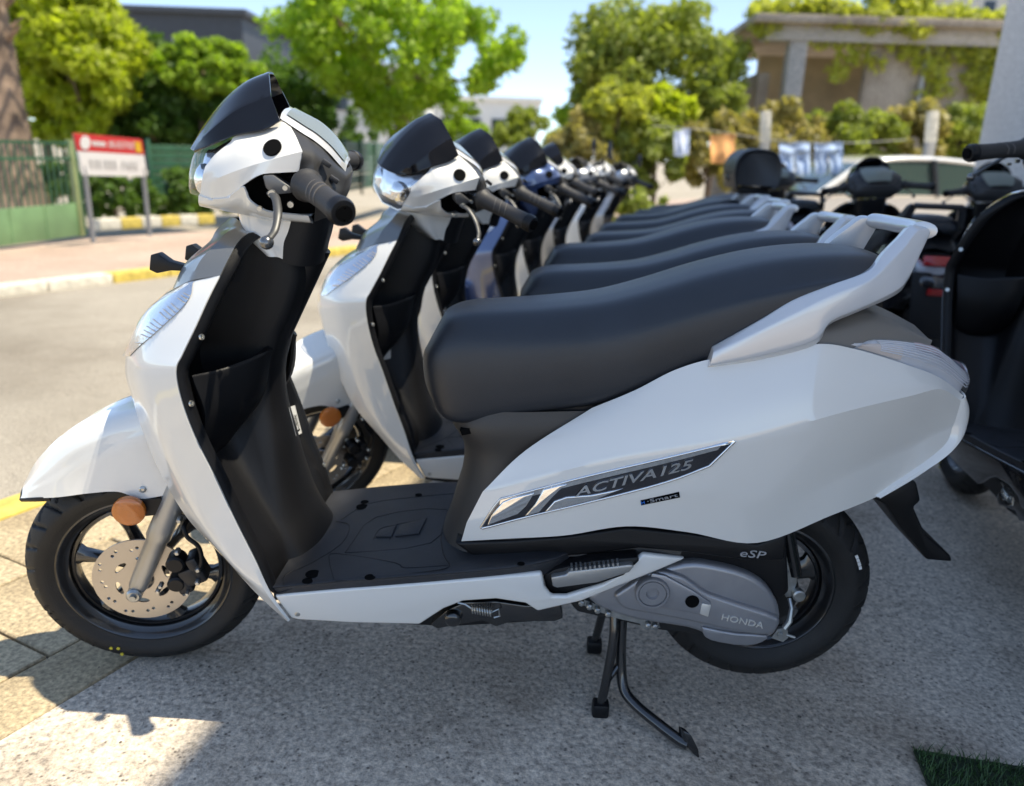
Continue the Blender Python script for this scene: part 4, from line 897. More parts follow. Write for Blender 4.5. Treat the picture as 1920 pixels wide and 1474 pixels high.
def trunk(parent, base, top, r0, r1, crown, seed, n=6):
    r = np.random.RandomState(seed); b = MB(); base, top = np.array(base, float), np.array(top, float)
    pts = [base+(top-base)*t+np.array([*(r.normal(size=2)*r0*.5*math.sin(math.pi*t)), 0]) for t in np.linspace(0, 1, 6)]
    b.tube(cr(pts, 3), list(np.linspace(r0, r1, 16)), 10)
    for i in range(n):
        e = np.array(crown[r.randint(len(crown))][0]); s = base+(top-base)*r.uniform(.6, 1.); m = (s+e)*.5+r.normal(size=3)*.1
        b.tube(cr([s, m, e], 4), list(np.linspace(r1*.7, r1*.15, 9)), 6)
    return obj('trunk', b, BARK, parent)
def foot(c): return np.array([c[0], c[1], -.16])
def tree(name, label, px, py, t, rpx, rpy, ncl, nlv, size, m, seed, k=.30, group=None, tr=.12, cat='tree', dy=None, holes=0, tpx=None):
    c = at(px, py, t); rx = rpx*t/F_PX; rz = rpy*t/F_PX; ry = dy if dy else rx*.8
    root = empty(name, foot(c)); o0 = np.array(root.location)
    cl = clump_set(c-o0, (rx, ry, rz), int(ncl*2.2), k*.72*min(rx, rz), seed)
    leaves('crown', cl, int(nlv*.85), size*.92, m, root, seed)
    trunk(root, (0, 0, 0), c-o0+np.array([0, 0, -rz*.35]), tr, tr*.55, cl, seed)
    tag(root, label, cat, group); return root
LF_Y = leaf_mat('bright_lime_leaf', (.38, .45, .045), .58)
LF_D = leaf_mat('deep_green_leaf', (.095, .18, .03), .45)
LF_G = leaf_mat('fresh_green_leaf', (.29, .42, .05), .58)
LF_O = leaf_mat('olive_leaf', (.27, .33, .07), .45)
LF_L = leaf_mat('yellow_green_leaf', (.42, .46, .09), .5)
LF_DRY = leaf_mat('dry_olive_leaf', (.34, .32, .13), .4, .5)
tree('broadleaf_tree', 'bright lime green bushy tree beside the palm trunk, behind the red and white sign', 142, 105, 13.5, 132, 165, 52, 19000, .10, LF_Y, 1, group='trees beyond the green fence')
tree('broadleaf_tree', 'tall lime green bush rising above the green railing right behind the palm trunk', 60, 60, 15.5, 120, 160, 36, 9000, .10, LF_Y, 21, group='trees beyond the green fence')
tree('broadleaf_tree', 'dark green dense tree below the dark flat roof', 330, 175, 15.5, 125, 105, 44, 15000, .09, LF_D, 2, group='trees beyond the green fence')
tree('broadleaf_tree', 'lighter green tree top with sun put into its leaf colour, right under the dark flat roof', 375, 128, 14.9, 125, 62, 36, 13000, .085, LF_G, 3, group='trees beyond the green fence')  # sunlit top of the dark tree, its sun put into paler leaves
tree('broadleaf_tree', 'dark green understorey tree in front of the white houses, left of the large tree', 520, 210, 19, 120, 110, 36, 10000, .10, LF_D, 4, group='trees beyond the green fence')
tree('broadleaf_tree', 'large spreading fresh green tree with forked brown trunk by the street', 745, 80, 17, 265, 165, 70, 28000, .095, LF_G, 6, k=.24, tr=.20, group='trees beyond the green fence')
tree('broadleaf_tree', 'dark green tree low behind the forked trunk of the large tree', 600, 255, 21, 120, 75, 30, 8000, .10, LF_D, 7, group='trees beyond the green fence')
tree('broadleaf_tree', 'rounded green tree standing left of the ruined house', 1225, 135, 17, 185, 150, 56, 20000, .10, LF_O, 8, k=.30, tr=.15, group='trees around the ruined house')
tree('broadleaf_tree', 'fresh green side tree leaning left of the rounded tree by the ruin', 1110, 215, 18, 80, 80, 26, 7000, .09, LF_G, 9, group='trees around the ruined house')
tree('small_palm', 'small yellow green palm with two bare stems in front of the rounded tree', 1155, 215, 12.5, 78, 75, 26, 5000, .10, LF_L, 10, tr=.07, cat='palm')
tree('broadleaf_shrub', 'bright green big leaved shrub between the small palm and the ruined house', 1235, 225, 13, 70, 70, 22, 2600, .16, LF_Y, 12, tr=.05, cat='shrub')
tree('broadleaf_shrub', 'grey green shrub at the foot of the ruin, beside the white topped post', 1345, 190, 16, 65, 70, 24, 4500, .10, LF_O, 13, tr=.05, cat='shrub')
for i_, (px_, py_, t_, m_, lab_) in enumerate(((205, 225, 14.6, LF_D, 'dark green hedge bush right behind the red and white sign'), (290, 235, 14.9, LF_D, 'dark green hedge bush right of the red and white sign'), (395, 240, 15.3, LF_D, 'dark green hedge bush behind the headlamp of the first white scooter'), (110, 215, 14.2, LF_Y, 'lime hedge bush between palm trunk and sign'), (480, 235, 16, LF_G, 'green hedge bush behind the visor of the first white scooter'), (570, 300, 18, LF_D, 'dark green hedge bush behind the trunk of the large tree'), (860, 285, 20, LF_G, 'green hedge bush below the white house'), (985, 270, 21, LF_O, 'olive hedge bush at the far end of the street'))):
    tree('hedge_bush', lab_, px_, py_, t_, 75, 70, 20, 6500, .085, m_, 80+i_, tr=.04, cat='bush', group='hedge beyond the green fence')
for i_, (px_, py_, t_, lab_) in enumerate(((215, 368, 12.0, 'low dark shrub behind the posts of the red and white sign'), (330, 360, 12.8, 'low dark shrub behind the painted plinth'), (90, 345, 13.2, 'dark shrub right of the palm trunk behind the railing'), (455, 350, 14.0, 'low dark shrub behind the green board fence'))):
    tree('low_shrub', lab_, px_, py_, t_, 85, 55, 20, 5000, .07, LF_D, 120+i_, tr=.03, cat='shrub', group='low shrubs behind the fence')
# wild hedge across the far end of the forecourt
hr = np.random.RandomState(3)
for i, (px, w_, m, lab) in enumerate(((1100, 90, LF_DRY, 'dry olive bush at the end of the row of white scooters'), (1215, 95, LF_O, 'olive green bush below the hanging laundry'), (1330, 95, LF_DRY, 'dry brown bush under the orange cloth'), (1460, 100, LF_DRY, 'dry tangle of weeds below the two hanging jeans'), (1590, 105, LF_O, 'olive bush in front of the ruined porch'), (1700, 95, LF_DRY, 'yellowed climbing bush in front of the ruined wall, left of the second white topped post'), (1820, 95, LF_O, 'green creeper bush between the ruined wall and the pale building'))):
    tree('wild_bush', lab, px, 285 if px < 1400 else 265, 12.6+.25*i, w_, 78, 26, 6500, .075, m, 40+i, tr=.03, cat='bush', group='wild bushes along the forecourt end')
tree('low_bush', 'low green bush touching the handlebars of the last scooters', 1185, 395, 10.5, 75, 55, 18, 3500, .06, LF_O, 60, tr=.02, cat='bush')
# ------------------------------------------------------------------ palm trunk
M_PALM = mat('palm_bark', (.24, .17, .12), .95, bump=1., bscale=14, var=.45, vscale=3.)
pb_ = at(35, 402, 11.5); pr = empty('palm_tree', foot(pb_)); tb = MB(); hh = 5.2
prof = [(.56, 0), (.50, .35), (.42, .9), (.38, 1.5), (.36, 2.2), (.35, 3.0), (.35, 4.2), (.36, 5.2)]
rs_ = []
for z in np.linspace(0, hh, 80):
    r_ = float(np.interp(z, [p[1] for p in prof], [p[0] for p in prof]))*.82
    rs_.append([(r_*(1+.05*math.sin(9*a+z*7)+.03*math.sin(z*38))*math.cos(a)+.02*z*-1.2, r_*(1+.05*math.sin(9*a+z*7)+.03*math.sin(z*38))*math.sin(a), z+.02*math.sin(5*a)) for a in np.linspace(0, 2*math.pi, 40, endpoint=False)])
tb.grid(rs_, cv=True); obj('trunk', tb, M_PALM, pr)
bt = MB()
for k in range(46):
    a = k*2.4; z = 2.55+k*.055; c0 = np.array([.33*math.cos(a)-.024*z, .33*math.sin(a), z]); d_ = np.array([math.cos(a), math.sin(a), .9]); bt.tube([c0-d_*.05, c0+d_*.08, c0+d_*.16], [.07, .05, .02], 6, True, .5)
obj('leaf_stub', bt, mat('palm_stub', (.30, .20, .13), .9, var=.4, vscale=8), pr)['kind'] = 'stuff'
fr = MB(); rr_ = np.random.RandomState(8)
for k in range(26):
    a = k*2.39996; el = rr_.uniform(.0, 1.1); L_ = rr_.uniform(1.8, 2.4); pts = [np.array([math.cos(a)*s*L_*math.cos(el-.9*s), math.sin(a)*s*L_*math.cos(el-.9*s), 5.1+L_*s*math.sin(el-.8*s)]) for s in np.linspace(0, 1, 9)]
    for i in range(1, 9):
        d_ = pts[i]-pts[i-1]; sd = np.cross(d_, (0, 0, 1)); sd /= np.linalg.norm(sd)+1e-9
        for s_ in (-1, 1):
            for q in (0, .5): c0 = pts[i-1]+d_*q; fr.add([c0, c0+d_*.25, c0+sd*s_*.42+d_*.7-np.array([0, 0, .12])], [(0, 1, 2)])
obj('frond', fr, LF_G, pr, smooth=False)['kind'] = 'stuff'
tag(pr, 'thick brown palm trunk behind the green railing', 'palm')
# ------------------------------------------------------------------ green railing with sheet base
M_FG = mat('green_fence_paint', (.03, .10, .05), .5, var=.2, vscale=4); M_FG2 = mat('pale_green_sheet', (.16, .28, .13), .55, var=.15, vscale=3); M_POST = mat('olive_post_paint', (.24, .29, .13), .5, var=.15, vscale=4)
fA, fB = G(-130, 482), G(150, 449); f_d = (fB-fA); fL = np.linalg.norm(f_d[:2]); f_d /= fL
fe_ = empty('railing', fA); tag(fe_, 'green bar railing with a sheet metal base in front of the palm', 'fence')
rz_ = math.atan2(f_d[1], f_d[0]); fe_.rotation_euler = (0, 0, rz_)
for z in (1.12, .94): obj('rail', MB().box((fL/2, 0, z), (fL, .03, .035)), M_FG, fe_, smooth=False)
barm = None
for k in range(int(fL/.095)):
    if barm is None: barm = obj('bar', MB().tube([(0, 0, .38), (0, 0, 1.12)], .011, 6), M_FG, fe_).data; o = fe_.children[-1]
    else: o = bpy.data.objects.new('bar', barm); COL.objects.link(o); o.parent = fe_
    o.location = (.06+k*.095, 0, 0)
obj('sheet_base', MB().box((fL/2, 0, .21), (fL, .02, .40)), M_FG2, fe_, bevel=.003)
for k in range(3): obj('sheet_seam', MB().box((fL*(.25+.25*k), -.013, .21), (.03, .008, .39)), M_FG2, fe_, smooth=False)
obj('post', MB().box((fL+.03, 0, .58), (.06, .07, 1.16)), M_POST, fe_, bevel=.006); obj('post', MB().box((fL+.13, .03, .56), (.05, .06, 1.12)), M_FG, fe_, bevel=.006)
# green boarded fence further along
def board_fence(name, a, b, h, n, label):
    a, b = np.array(a, float), np.array(b, float); d = b-a; L_ = np.linalg.norm(d[:2]); e = empty(name, (a[0], a[1], -.05)); e.rotation_euler = (0, 0, math.atan2(d[1], d[0])); tag(e, label, 'fence', 'green fences along the far pavement')
    me = None; bh = h/n
    for k in range(n):
        if me is None: o = obj('board', MB().box((L_/2, 0, 0), (L_, .02, bh*.86)), M_FG, e, bevel=.004, seg=1); me = o.data
        else: o = bpy.data.objects.new('board', me); COL.objects.link(o); o.parent = e
        o.location = (0, 0, .12+bh*(k+.5))
    pm = None
    for k in range(int(L_/1.5)+2):
        if pm is None: o = obj('post', MB().box((0, 0, (h+.2)/2), (.05, .05, h+.2)), M_FG, e, bevel=.004); pm = o.data
        else: o = bpy.data.objects.new('post', pm); COL.objects.link(o); o.parent = e
        o.location = (min(k*1.5, L_), -.045, 0)
    return e
q1, q2, q3 = G(300, 419)+np.array([-.25, .3, 0]), G(560, 405), G(760, 372)
board_fence('board_fence', q1, q2, .95, 8, 'green horizontal board fence running behind the red and white sign')
board_fence('board_fence', q2+np.array([.05, .05, 0]), q3, 1.15, 9, 'green horizontal board fence seen under the grip of the first white scooter')
# painted kerb in front of it
pk_ = empty('painted_plinth', G(168, 436)); tag(pk_, 'low plinth painted in yellow and white blocks behind the sign', 'plinth')
a_, b_ = G(168, 436)+np.array([-.1, .35, 0]), G(395, 420)+np.array([0, .25, 0]); d_ = (b_-a_); L_ = np.linalg.norm(d_); d_ /= L_
for k in range(int(L_/.36)):
    o = obj('block', MB().box((0, 0, .07), (.352, .16, .16)), M_YEL if k % 2 else M_WHT, pk_, bevel=.01); o.location = a_+d_*(k+.5)*.36-np.array(pk_.location); o.rotation_euler = (0, 0, math.atan2(d_[1], d_[0]))
# ------------------------------------------------------------------ red and white sign
bl, br_, tl_, tr_ = P(157, 329, 7.55), P(276, 331, 8.55), P(140, 250, 7.40), P(266, 262, 8.40)
sg = empty('street_sign', (float((bl[0]+br_[0])/2), float((bl[1]+br_[1])/2), 0)); so_ = np.array(sg.location)
ex_ = (br_-bl); wS = np.linalg.norm(ex_); exn = ex_/wS; eyn = (tl_-bl); hS = np.linalg.norm(eyn); eyn /= hS; enn = np.cross(exn, eyn); enn /= np.linalg.norm(enn)
def sp(u, v, o=0.): return bl-so_+ex_*u+(tl_-bl)*v*(1-u)+(tr_-br_)*v*u+enn*o
if enn[1] > 0: enn = -enn
obj('sign_panel', MB().prism([sp(0, 0), sp(1, 0), sp(1, .585), sp(0, .585)], -enn*.03), mat('sign_white', (.78, .78, .76), .4), sg, smooth=False)
obj('sign_header', MB().prism([sp(0, .59), sp(1, .59), sp(1, 1), sp(0, 1)], -enn*.03), mat('sign_red', (.60, .03, .035), .4), sg, smooth=False)
cr_ = MB().lathe([(.075, 0), (.075, .004), (0, .004)], sp(.115, .80, .004), enn, 20); obj('crest', cr_, STICK, sg)
obj('logo', MB().prism([sp(.87, .66, .003), sp(.96, .66, .003), sp(.96, .93, .003), sp(.87, .93, .003)], enn*.004), mat('sign_yellow', (.75, .45, .02), .4), sg, smooth=False)
wm = MB()
for k in range(5): wm.prism([sp(.215+k*.04, .74, .003), sp(.245+k*.04, .74, .003), sp(.245+k*.04, .86, .003), sp(.215+k*.04, .86, .003)], enn*.003)
obj('lettering', wm, STICK, sg, smooth=False)['kind'] = 'stuff'
text_mesh('BELED\u0130YES\u0130', sp(.45, .735, .006), exn, eyn, .10, m=STICK, parent=sg, depth=.002, width=wS*.40)
M_LG = mat('pale_grey_ink', (.42, .42, .41), .6)
text_mesh('PARK', sp(.58, .17, .006), exn, eyn, .15, m=M_LG, parent=sg, depth=.002, width=wS*.28)
wm = MB()
for x0, x1 in ((.12, .15), (.19, .22), (.25, .28), (.33, .37), (.40, .44), (.47, .51)): wm.prism([sp(x0, .18, .003), sp(x1, .18, .003), sp(x1, .40, .003), sp(x0, .40, .003)], enn*.003)
obj('lettering', wm, M_LG, sg, smooth=False)['kind'] = 'stuff'
for u in (.04, .96):
    b0 = sp(u, 0, -.02); obj('post', MB().tube([(b0[0], b0[1], -.10), b0, sp(u, .95, -.045)], .028, 10), mat('grey_post_paint', (.22, .23, .24), .5), sg)
tag(sg, 'low red and white street sign with a round crest, by the railing post', 'sign')
# ------------------------------------------------------------------ houses behind
def house(name, label, px0, px1, py_top, t, depth, m, nwx, nwz, storey=2.9, wm_=None, rz=0., cat='building', group=None, shutter=None):
    a, b = at(px0, 300, t), at(px1, 300, t); top = at((px0+px1)/2, py_top, t)[2]; h = top+.2; wdt = np.linalg.norm((b-a)[:2]); c = (a+b)/2
    e = empty(name, (c[0], c[1], -.2)); d = b-a; e.rotation_euler = (0, 0, math.atan2(d[1], d[0])+rz)
    obj('wall', MB().box((0, depth/2, h/2), (wdt, depth, h)), m, e, smooth=False)
    obj('roof_slab', MB().box((0, depth/2, h+.10), (wdt+.5, depth+.5, .22)), m, e, smooth=False)
    ns = max(1, int(h/storey))
    for s in range(ns):
        for k in range(nwx):
            x = (k+.5)/nwx*wdt-wdt/2; z = h-storey*(s+.55)
            wv = obj('window', MB().box((x, -.02, z), (1.0, .08, 1.3)), mat('window_frame_white', (.6, .6, .58), .5), e, smooth=False)
            obj('pane', MB().box((x, -.07, z), (.86, .03, 1.16)), mat('window_glass_dark', (.03, .04, .05), .08), wv, smooth=False)
    tag(e, label, cat, group); return e
M_WB = mat('white_render', (.74, .73, .70), .8, var=.05); M_GB = mat('dark_slate', (.05, .055, .065), .6, var=.1); M_CB = mat('cream_render', (.55, .52, .46), .8, var=.08)
house('apartment_house', 'white apartment house seen through the large tree', 545, 800, 130, 42, 9, M_WB, 4, 3, group='pale houses behind the trees')
house('apartment_house', 'white apartment house right of the large tree trunk, above the scooters', 815, 1005, 190, 46, 9, M_WB, 4, 3, group='pale houses behind the trees')
house('dark_hall', 'dark slate clad hall with a flat roof above the trees', 262, 470, 38, 33, 8, M_GB, 1, 1)
house('far_tower', 'far grey tower rising above the ivy covered ruin', 1775, 1868, -8, 60, 10, M_CB, 2, 3)
# ------------------------------------------------------------------ ruined house
M_RU = ground_mat('weathered_plaster', (.34, .28, .215), (.52, .45, .37), .9, .95, .5, 12, stain=1.1); M_RU2 = ground_mat('grey_plaster', (.44, .41, .37), (.52, .49, .45), .9, .95, .3, 12)
tR = 17.0; oR = at(1450, 300, tR); rn = empty('ruined_house', (oR[0], oR[1], -.16)); ro_ = np.array(rn.location)
def rp(px, py, t=tR): return at(px, py, t)-ro_
top_ = rp(1480, 88)[2]; xa, xb = 0., rp(1935, 200)[0]
obj('column', MB().box((.18, 0, top_/2), (.36, .36, top_)), M_RU2, rn, bevel=.01)
obj('beam', MB().box((xb/2-.1, .02, top_+.15), (xb+.9, .5, .30)), M_RU2, rn, bevel=.01)
obj('roof_slab', MB().box((xb/2-.2, 2.6, top_+.38), (xb+1.3, 6.2, .16)), M_RU, rn, bevel=.02)
xw = rp(1600, 200)[0]
obj('wall', MB().box(((xw+xb)/2, .12, top_/2), (xb-xw, .24, top_)), M_RU, rn, smooth=False)
obj('back_wall', MB().box((xb/2, 2.4, top_/2), (xb, .2, top_)), mat('ochre_plaster', (.56, .45, .30), .9, var=.2, vscale=2), rn, smooth=False)
obj('side_wall', MB().box((-.35, 2.6, top_*.42), (.24, 4.6, top_*.84)), M_RU, rn, smooth=False)
xd = rp(1700, 200)[0]; obj('drain_pipe', MB().tube([(xd, -.06, top_), (xd-.02, -.06, top_*.45)], .05, 10), mat('pipe_grey', (.42, .43, .44), .5), rn)
xo = rp(1775, 200)[0]; obj('opening_block', MB().box((xo, -.01, top_*.45), (.75, .06, .5)), INK, rn, smooth=False)  # black block on the solid wall stands for the opening's shaded inside
tag(rn, 'crumbling plaster house with an open porch and column, overgrown with ivy', 'house')
iv = empty('ivy', rn.location); icl = []; ir = np.random.RandomState(5)
for k in range(120):
    x = ir.uniform(-.6, xb+.2); icl.append((np.array([x, ir.uniform(-.3, .8), top_+.52+ir.uniform(-.32, .22)]), (.36, .3, .20)))
for x0, n_ in ((1500, 3), (1560, 6), (1590, 5), (1640, 4), (1690, 5), (1730, 8), (1770, 6), (1800, 9), (1830, 12), (1860, 16)):
    xx = rp(x0, 200)[0]
    for k in range(n_): icl.append((np.array([xx+ir.uniform(-.35, .35), -.12, top_+.5-k*.22]), (.28, .10, .22)))
for k in range(10): icl.append((np.array([rp(1640, 40)[0]+ir.normal()*.4, .2, top_+1.0+ir.uniform(0, .6)]), (.4, .4, .35)))
leaves('foliage', icl, 24000, .085, LF_L, iv, 77); tag(iv, 'yellow green ivy hanging over the roof edge of the ruined house', 'ivy')
# posts with white tops, and a wash line between them
M_CP = mat('concrete_post', (.33, .32, .30), .9, var=.15)
pq = []
for px, lab in ((1438, 'concrete post with a white painted top, left of the ruined porch column'), (1750, 'concrete post with a white painted top in front of the ruined wall')):
    c = at(px, 235, 11.0); e = empty('fence_post', (c[0], c[1], -.16)); zt_ = c[2]+.02; obj('shaft', MB().box((0, 0, zt_*.5), (.12, .12, zt_)), M_CP, e, bevel=.008); obj('painted_top', MB().box((-.02, 0, zt_+.12), (.13, .13, .42), Matrix.Rotation(R(-6), 3, 'Y')), M_WHT, e, bevel=.01); tag(e, lab, 'post', 'white topped posts'); pq.append(np.array([c[0], c[1], zt_-.15]))
ln_ = MB().tube([at(1225, 236, 10.2), at(1330, 244, 10.3), at(1440, 262, 10.5), at(1500, 267, 10.4), at(1600, 268, 10.4), at(1700, 262, 10.6)], .006, 5); wl = obj('washing_line', ln_, M_CP); tag(wl, 'thin washing line strung across the bushes', 'line')
def cloth(name, label, px0, px1, py0, py1, t, col, cat, legs=False):
    m = mat('cloth_'+name, col, .85, var=.25, vscale=6); b = MB(); seed = int(px0); r = np.random.RandomState(seed)
    def sheetp(x0, x1, y0, y1):
        g = []
        for j in range(9):
            row = []
            for i in range(11):
                u, v = i/10, j/8; q = at(x0+(x1-x0)*u+4*v*math.sin(u*5), y0+(y1-y0)*v+2*math.sin(u*6), t); q = q+np.array([0, .05*v*math.sin(u*9+seed)+.02*math.sin(v*6), 0]); row.append(q)
            g.append(row)
        b.grid(g)
    if legs:
        xm = (px0+px1)/2; ym = py0+(py1-py0)*.3; sheetp(px0, px1, py0, ym); sheetp(px0, xm-1, ym, py1); sheetp(xm+1, px1, ym, py1)
    else: sheetp(px0, px1, py0, py1)
    o = obj(name, b, m, None, solid=.006); tag(o, label, cat); return o
cloth('white_cloth', 'pale blue white cloth hung at the left of the washing line', 1264, 1294, 243, 292, 10.15, (.55, .60, .72), 'laundry')
cloth('orange_cloth', 'bright orange cloth hanging on the washing line', 1332, 1380, 252, 305, 10.15, (.72, .36, .13), 'laundry')
cloth('jeans', 'light blue jeans on the washing line, nearer the orange cloth', 1461, 1520, 268, 328, 10.2, (.36, .46, .64), 'jeans', True)
cloth('jeans', 'light blue jeans on the washing line, beside the white car roof', 1527, 1582, 268, 326, 10.2, (.34, .46, .66), 'jeans', True)
# ------------------------------------------------------------------ parked white car (roof line shows above the scooters)
def car():
    M_CAR = mat('car_white_paint', (.78, .77, .74), .25, 0, 1.); M_CG = mat('car_glass', (.035, .06, .045), .06, 0, .5); M_CT = mat('car_black_trim', (.015, .015, .015), .5)
    tC = 10.2; c = at(1690, 330, tC); e = empty('parked_car', (c[0]-.1, c[1]+.6, -.27)); e.rotation_euler = (0, 0, R(8))
    # side profile: x along, z up; body below the waist line and the cabin above
    body = [(-2.1,.35),(-2.15,.62),(-1.95,.86),(-1.25,.96),(-.6,1.0),(1.45,1.02),(2.0,.98),(2.1,.7),(2.08,.35)]
    rows = []
    for yy, k, dz in ((-.82, .97, -.03), (-.86, 1, 0), (-.84, 1, .0), (.84, 1, 0), (.86, 1, 0), (.82, .97, -.03)): rows.append([(x*k, yy, z+(dz if z > .8 else 0)) for x, z in body])
    b = MB().grid(rows); nb = len(body); b.add(rows[0], [tuple(range(nb))]); b.add(rows[-1], [tuple(reversed(range(nb)))]); obj('body', b, M_CAR, e, bevel=.03, seg=2)
    rf_ = [(-.62, 1.36), (-.35, 1.46), (.2, 1.50), (.9, 1.47), (1.35, 1.38)]
    g = [[(x, yy*(.72 if abs(yy) < 1 else 0), z-(.035 if abs(yy) > .9 else 0)) for x, z in rf_] for yy in (-.96, -.8, 0, .8, .96)]
    obj('roof', MB().grid(patch(np.array(g, float), 4, 5)), M_CAR, e, solid=.04, bevel=.01)
    for s_ in (-1, 1):
        gl_ = MB().prism([(-1.0, .80*s_, 1.0), (-.50, .68*s_, 1.36), (-.2, .67*s_, 1.42), (.9, .67*s_, 1.42), (1.30, .68*s_, 1.33), (1.50, .80*s_, 1.0)], (0, -.02*s_, 0)); obj('side_window', gl_, M_CG, e, smooth=False)
        obj('pillar', MB().tube([(-1.18, .81*s_, .98), (-.62, .69*s_, 1.36)], .045, 8), M_CAR, e); obj('pillar', MB().tube([(.42, .82*s_, .98), (.38, .69*s_, 1.44)], .04, 8), M_CT, e); obj('pillar', MB().tube([(1.60, .80*s_, .98), (1.32, .69*s_, 1.38)], .07, 8), M_CAR, e)
        for x in (-1.35, 1.35):
            wq = obj('wheel', MB().lathe([(.20, -.09), (.30, -.10), (.32, -.06), (.32, .06), (.30, .10), (.20, .09)], (x, .78*s_, .32), n=28), RUB, e); obj('rim', MB().lathe([(.20, -.09), (.19, -.05), (.05, -.07), (0, -.07)], (x, .78*s_, .32), n=20), SILV, wq)
    obj('windscreen', MB().prism([(-1.2, -.78, 1.0), (-.62, -.66, 1.38), (-.62, .66, 1.38), (-1.2, .78, 1.0)], (.02, 0, -.01)), M_CG, e, smooth=False)
    obj('rear_window', MB().prism([(1.62, -.76, 1.0), (1.34, -.66, 1.37), (1.34, .66, 1.37), (1.62, .76, 1.0)], (-.02, 0, -.01)), M_CG, e, smooth=False)
    tag(e, 'white car with green tinted windows parked behind the black scooters', 'car'); return e
car()
# ------------------------------------------------------------------ strip of artificial turf by the camera's right foot
t_a, t_b = G(1712, 1412), G(1930, 1447); t_e = (t_b-t_a)/np.linalg.norm(t_b-t_a); t_n = np.array([t_e[1], -t_e[0], 0]); t_n = t_n/np.linalg.norm(t_n)
tq = [t_a, t_a+t_e*1.6, t_a+t_e*1.6+t_n*.55, t_a+t_n*.55]; tq = [np.array([q[0], q[1], gz(q[1])]) for q in tq]
tf = empty('turf_mat', (float(tq[0][0]), float(tq[0][1]), 0)); t0_ = np.array(tf.location)
obj('backing', MB().prism([q-t0_+np.array([0, 0, .003]) for q in tq], (0, 0, .006)), mat('turf_backing', (.02, .035, .015), .9), tf, smooth=False)
poly = [(q-t0_)[:2] for q in tq]
def inp(p):
    c = False; j = len(poly)-1
    for i in range(len(poly)):
        if (poly[i][1] > p[1]) != (poly[j][1] > p[1]) and p[0] < (poly[j][0]-poly[i][0])*(p[1]-poly[i][1])/(poly[j][1]-poly[i][1])+poly[i][0]: c = not c
        j = i
    return c
tr2 = np.random.RandomState(9); mn, mx_ = np.min(poly, 0), np.max(poly, 0); gb = MB(); cnt_ = 0
while cnt_ < 34000:
    p = tr2.uniform(mn, mx_)
    if not inp(p): continue
    cnt_ += 1; a = tr2.uniform(0, 2*math.pi); h = tr2.uniform(.018, .034); ln2 = tr2.uniform(.004, .016); w2 = .0011; d_ = np.array([math.cos(a), math.sin(a)]); s_ = np.array([-d_[1], d_[0]])*w2
    o = len(gb.v); gb.v += [(p[0]-s_[0], p[1]-s_[1], .008), (p[0]+s_[0], p[1]+s_[1], .008), (p[0]+d_[0]*ln2*.5+s_[0]*.8, p[1]+d_[1]*ln2*.5+s_[1]*.8, h*.65), (p[0]+d_[0]*ln2*.5-s_[0]*.8, p[1]+d_[1]*ln2*.5-s_[1]*.8, h*.65), (p[0]+d_[0]*ln2*1.4, p[1]+d_[1]*ln2*1.4, h)]; gb.f += [(o, o+1, o+2, o+3), (o+3, o+2, o+4)]
me_ = bpy.data.meshes.new('blade'); me_.from_pydata(gb.v, [], gb.f); me_.materials.append(mat('turf_green', (.045, .10, .025), .5, var=.5, vscale=60)); go = bpy.data.objects.new('blade', me_); COL.objects.link(go); go.parent = tf; go['kind'] = 'stuff'
tag(tf, 'edge of a green artificial turf mat lying on the concrete', 'turf mat')

# ------------------------------------------------------------------ grit on the concrete
gr_ = np.random.RandomState(31); gt = MB()
for k in range(260):
    q = np.array([gr_.uniform(-.5, 2.4), gr_.uniform(-.45, 1.2)]); s_ = gr_.uniform(.0012, .0042); z_ = gz(q[1])+.001
    pts = [(q[0]+s_*gr_.uniform(.6, 1.2)*math.cos(t), q[1]+s_*gr_.uniform(.6, 1.2)*math.sin(t), z_) for t in np.linspace(0, 2*math.pi, 6)[:-1]]; o = len(gt.v); gt.v += pts+[(q[0], q[1], z_+s_*.8)]; gt.f += [(o+i, o+(i+1) % 5, o+5) for i in range(5)]
go_ = obj('grit', gt, mat('grit_stone', (.20, .17, .14), .9, var=.6, vscale=30), None, smooth=False); tag(go_, 'small stones and grit scattered over the concrete under the scooters', 'grit', kind='stuff')
# ------------------------------------------------------------------ the row of scooters
S1, T1 = build_scooter(); build_head(S1)
PAINT_BLUE = mat('blue_metallic_paint', (.05, .085, .21), .28, .35, 1., coat_rough=.02)
PAINT_BLACK = mat('gloss_black_paint', (.008, .008, .010), .22, 0, 1., coat_rough=.03)
PAINT_GREY = mat('grey_metallic_paint', (.30, .31, .33), .3, .5, 1.)
BLACKSET = {'pearl_white_paint': PAINT_BLACK, 'silver_paint': mat('satin_black', (.02, .02, .022), .35), 'dark_silver_paint': PAINT_BLACK, 'fork_aluminium': mat('dark_fork', (.05, .05, .05), .4, .6), 'tail_grey_plastic': BLK}
for o in STEERED: o.matrix_basis = steer_m(ST1)
def put(loc, rz, th, paint, label, group, settle=1.0, skip=()):
    o = copy_scooter(S1, (*loc, gz(loc[1])), rz, th, paint, skip)
    o.rotation_mode = 'QUATERNION'; o.rotation_quaternion = (Matrix.Rotation(-TILT, 4, 'X') @ Matrix.Rotation(rz, 4, 'Z') @ Matrix.Rotation(R(settle), 4, 'Y')).to_quaternion()
    return tag(o, label, 'scooter', group)
GR = 'scooters parked side by side along the kerb'
put((.135, .70), 0, 38, None, 'white scooter second in the kerbside row, between the first and third white ones', GR)
put((.20, 1.38), R(.8), 40, None, 'white scooter third in the kerbside row, beside the blue one', GR)
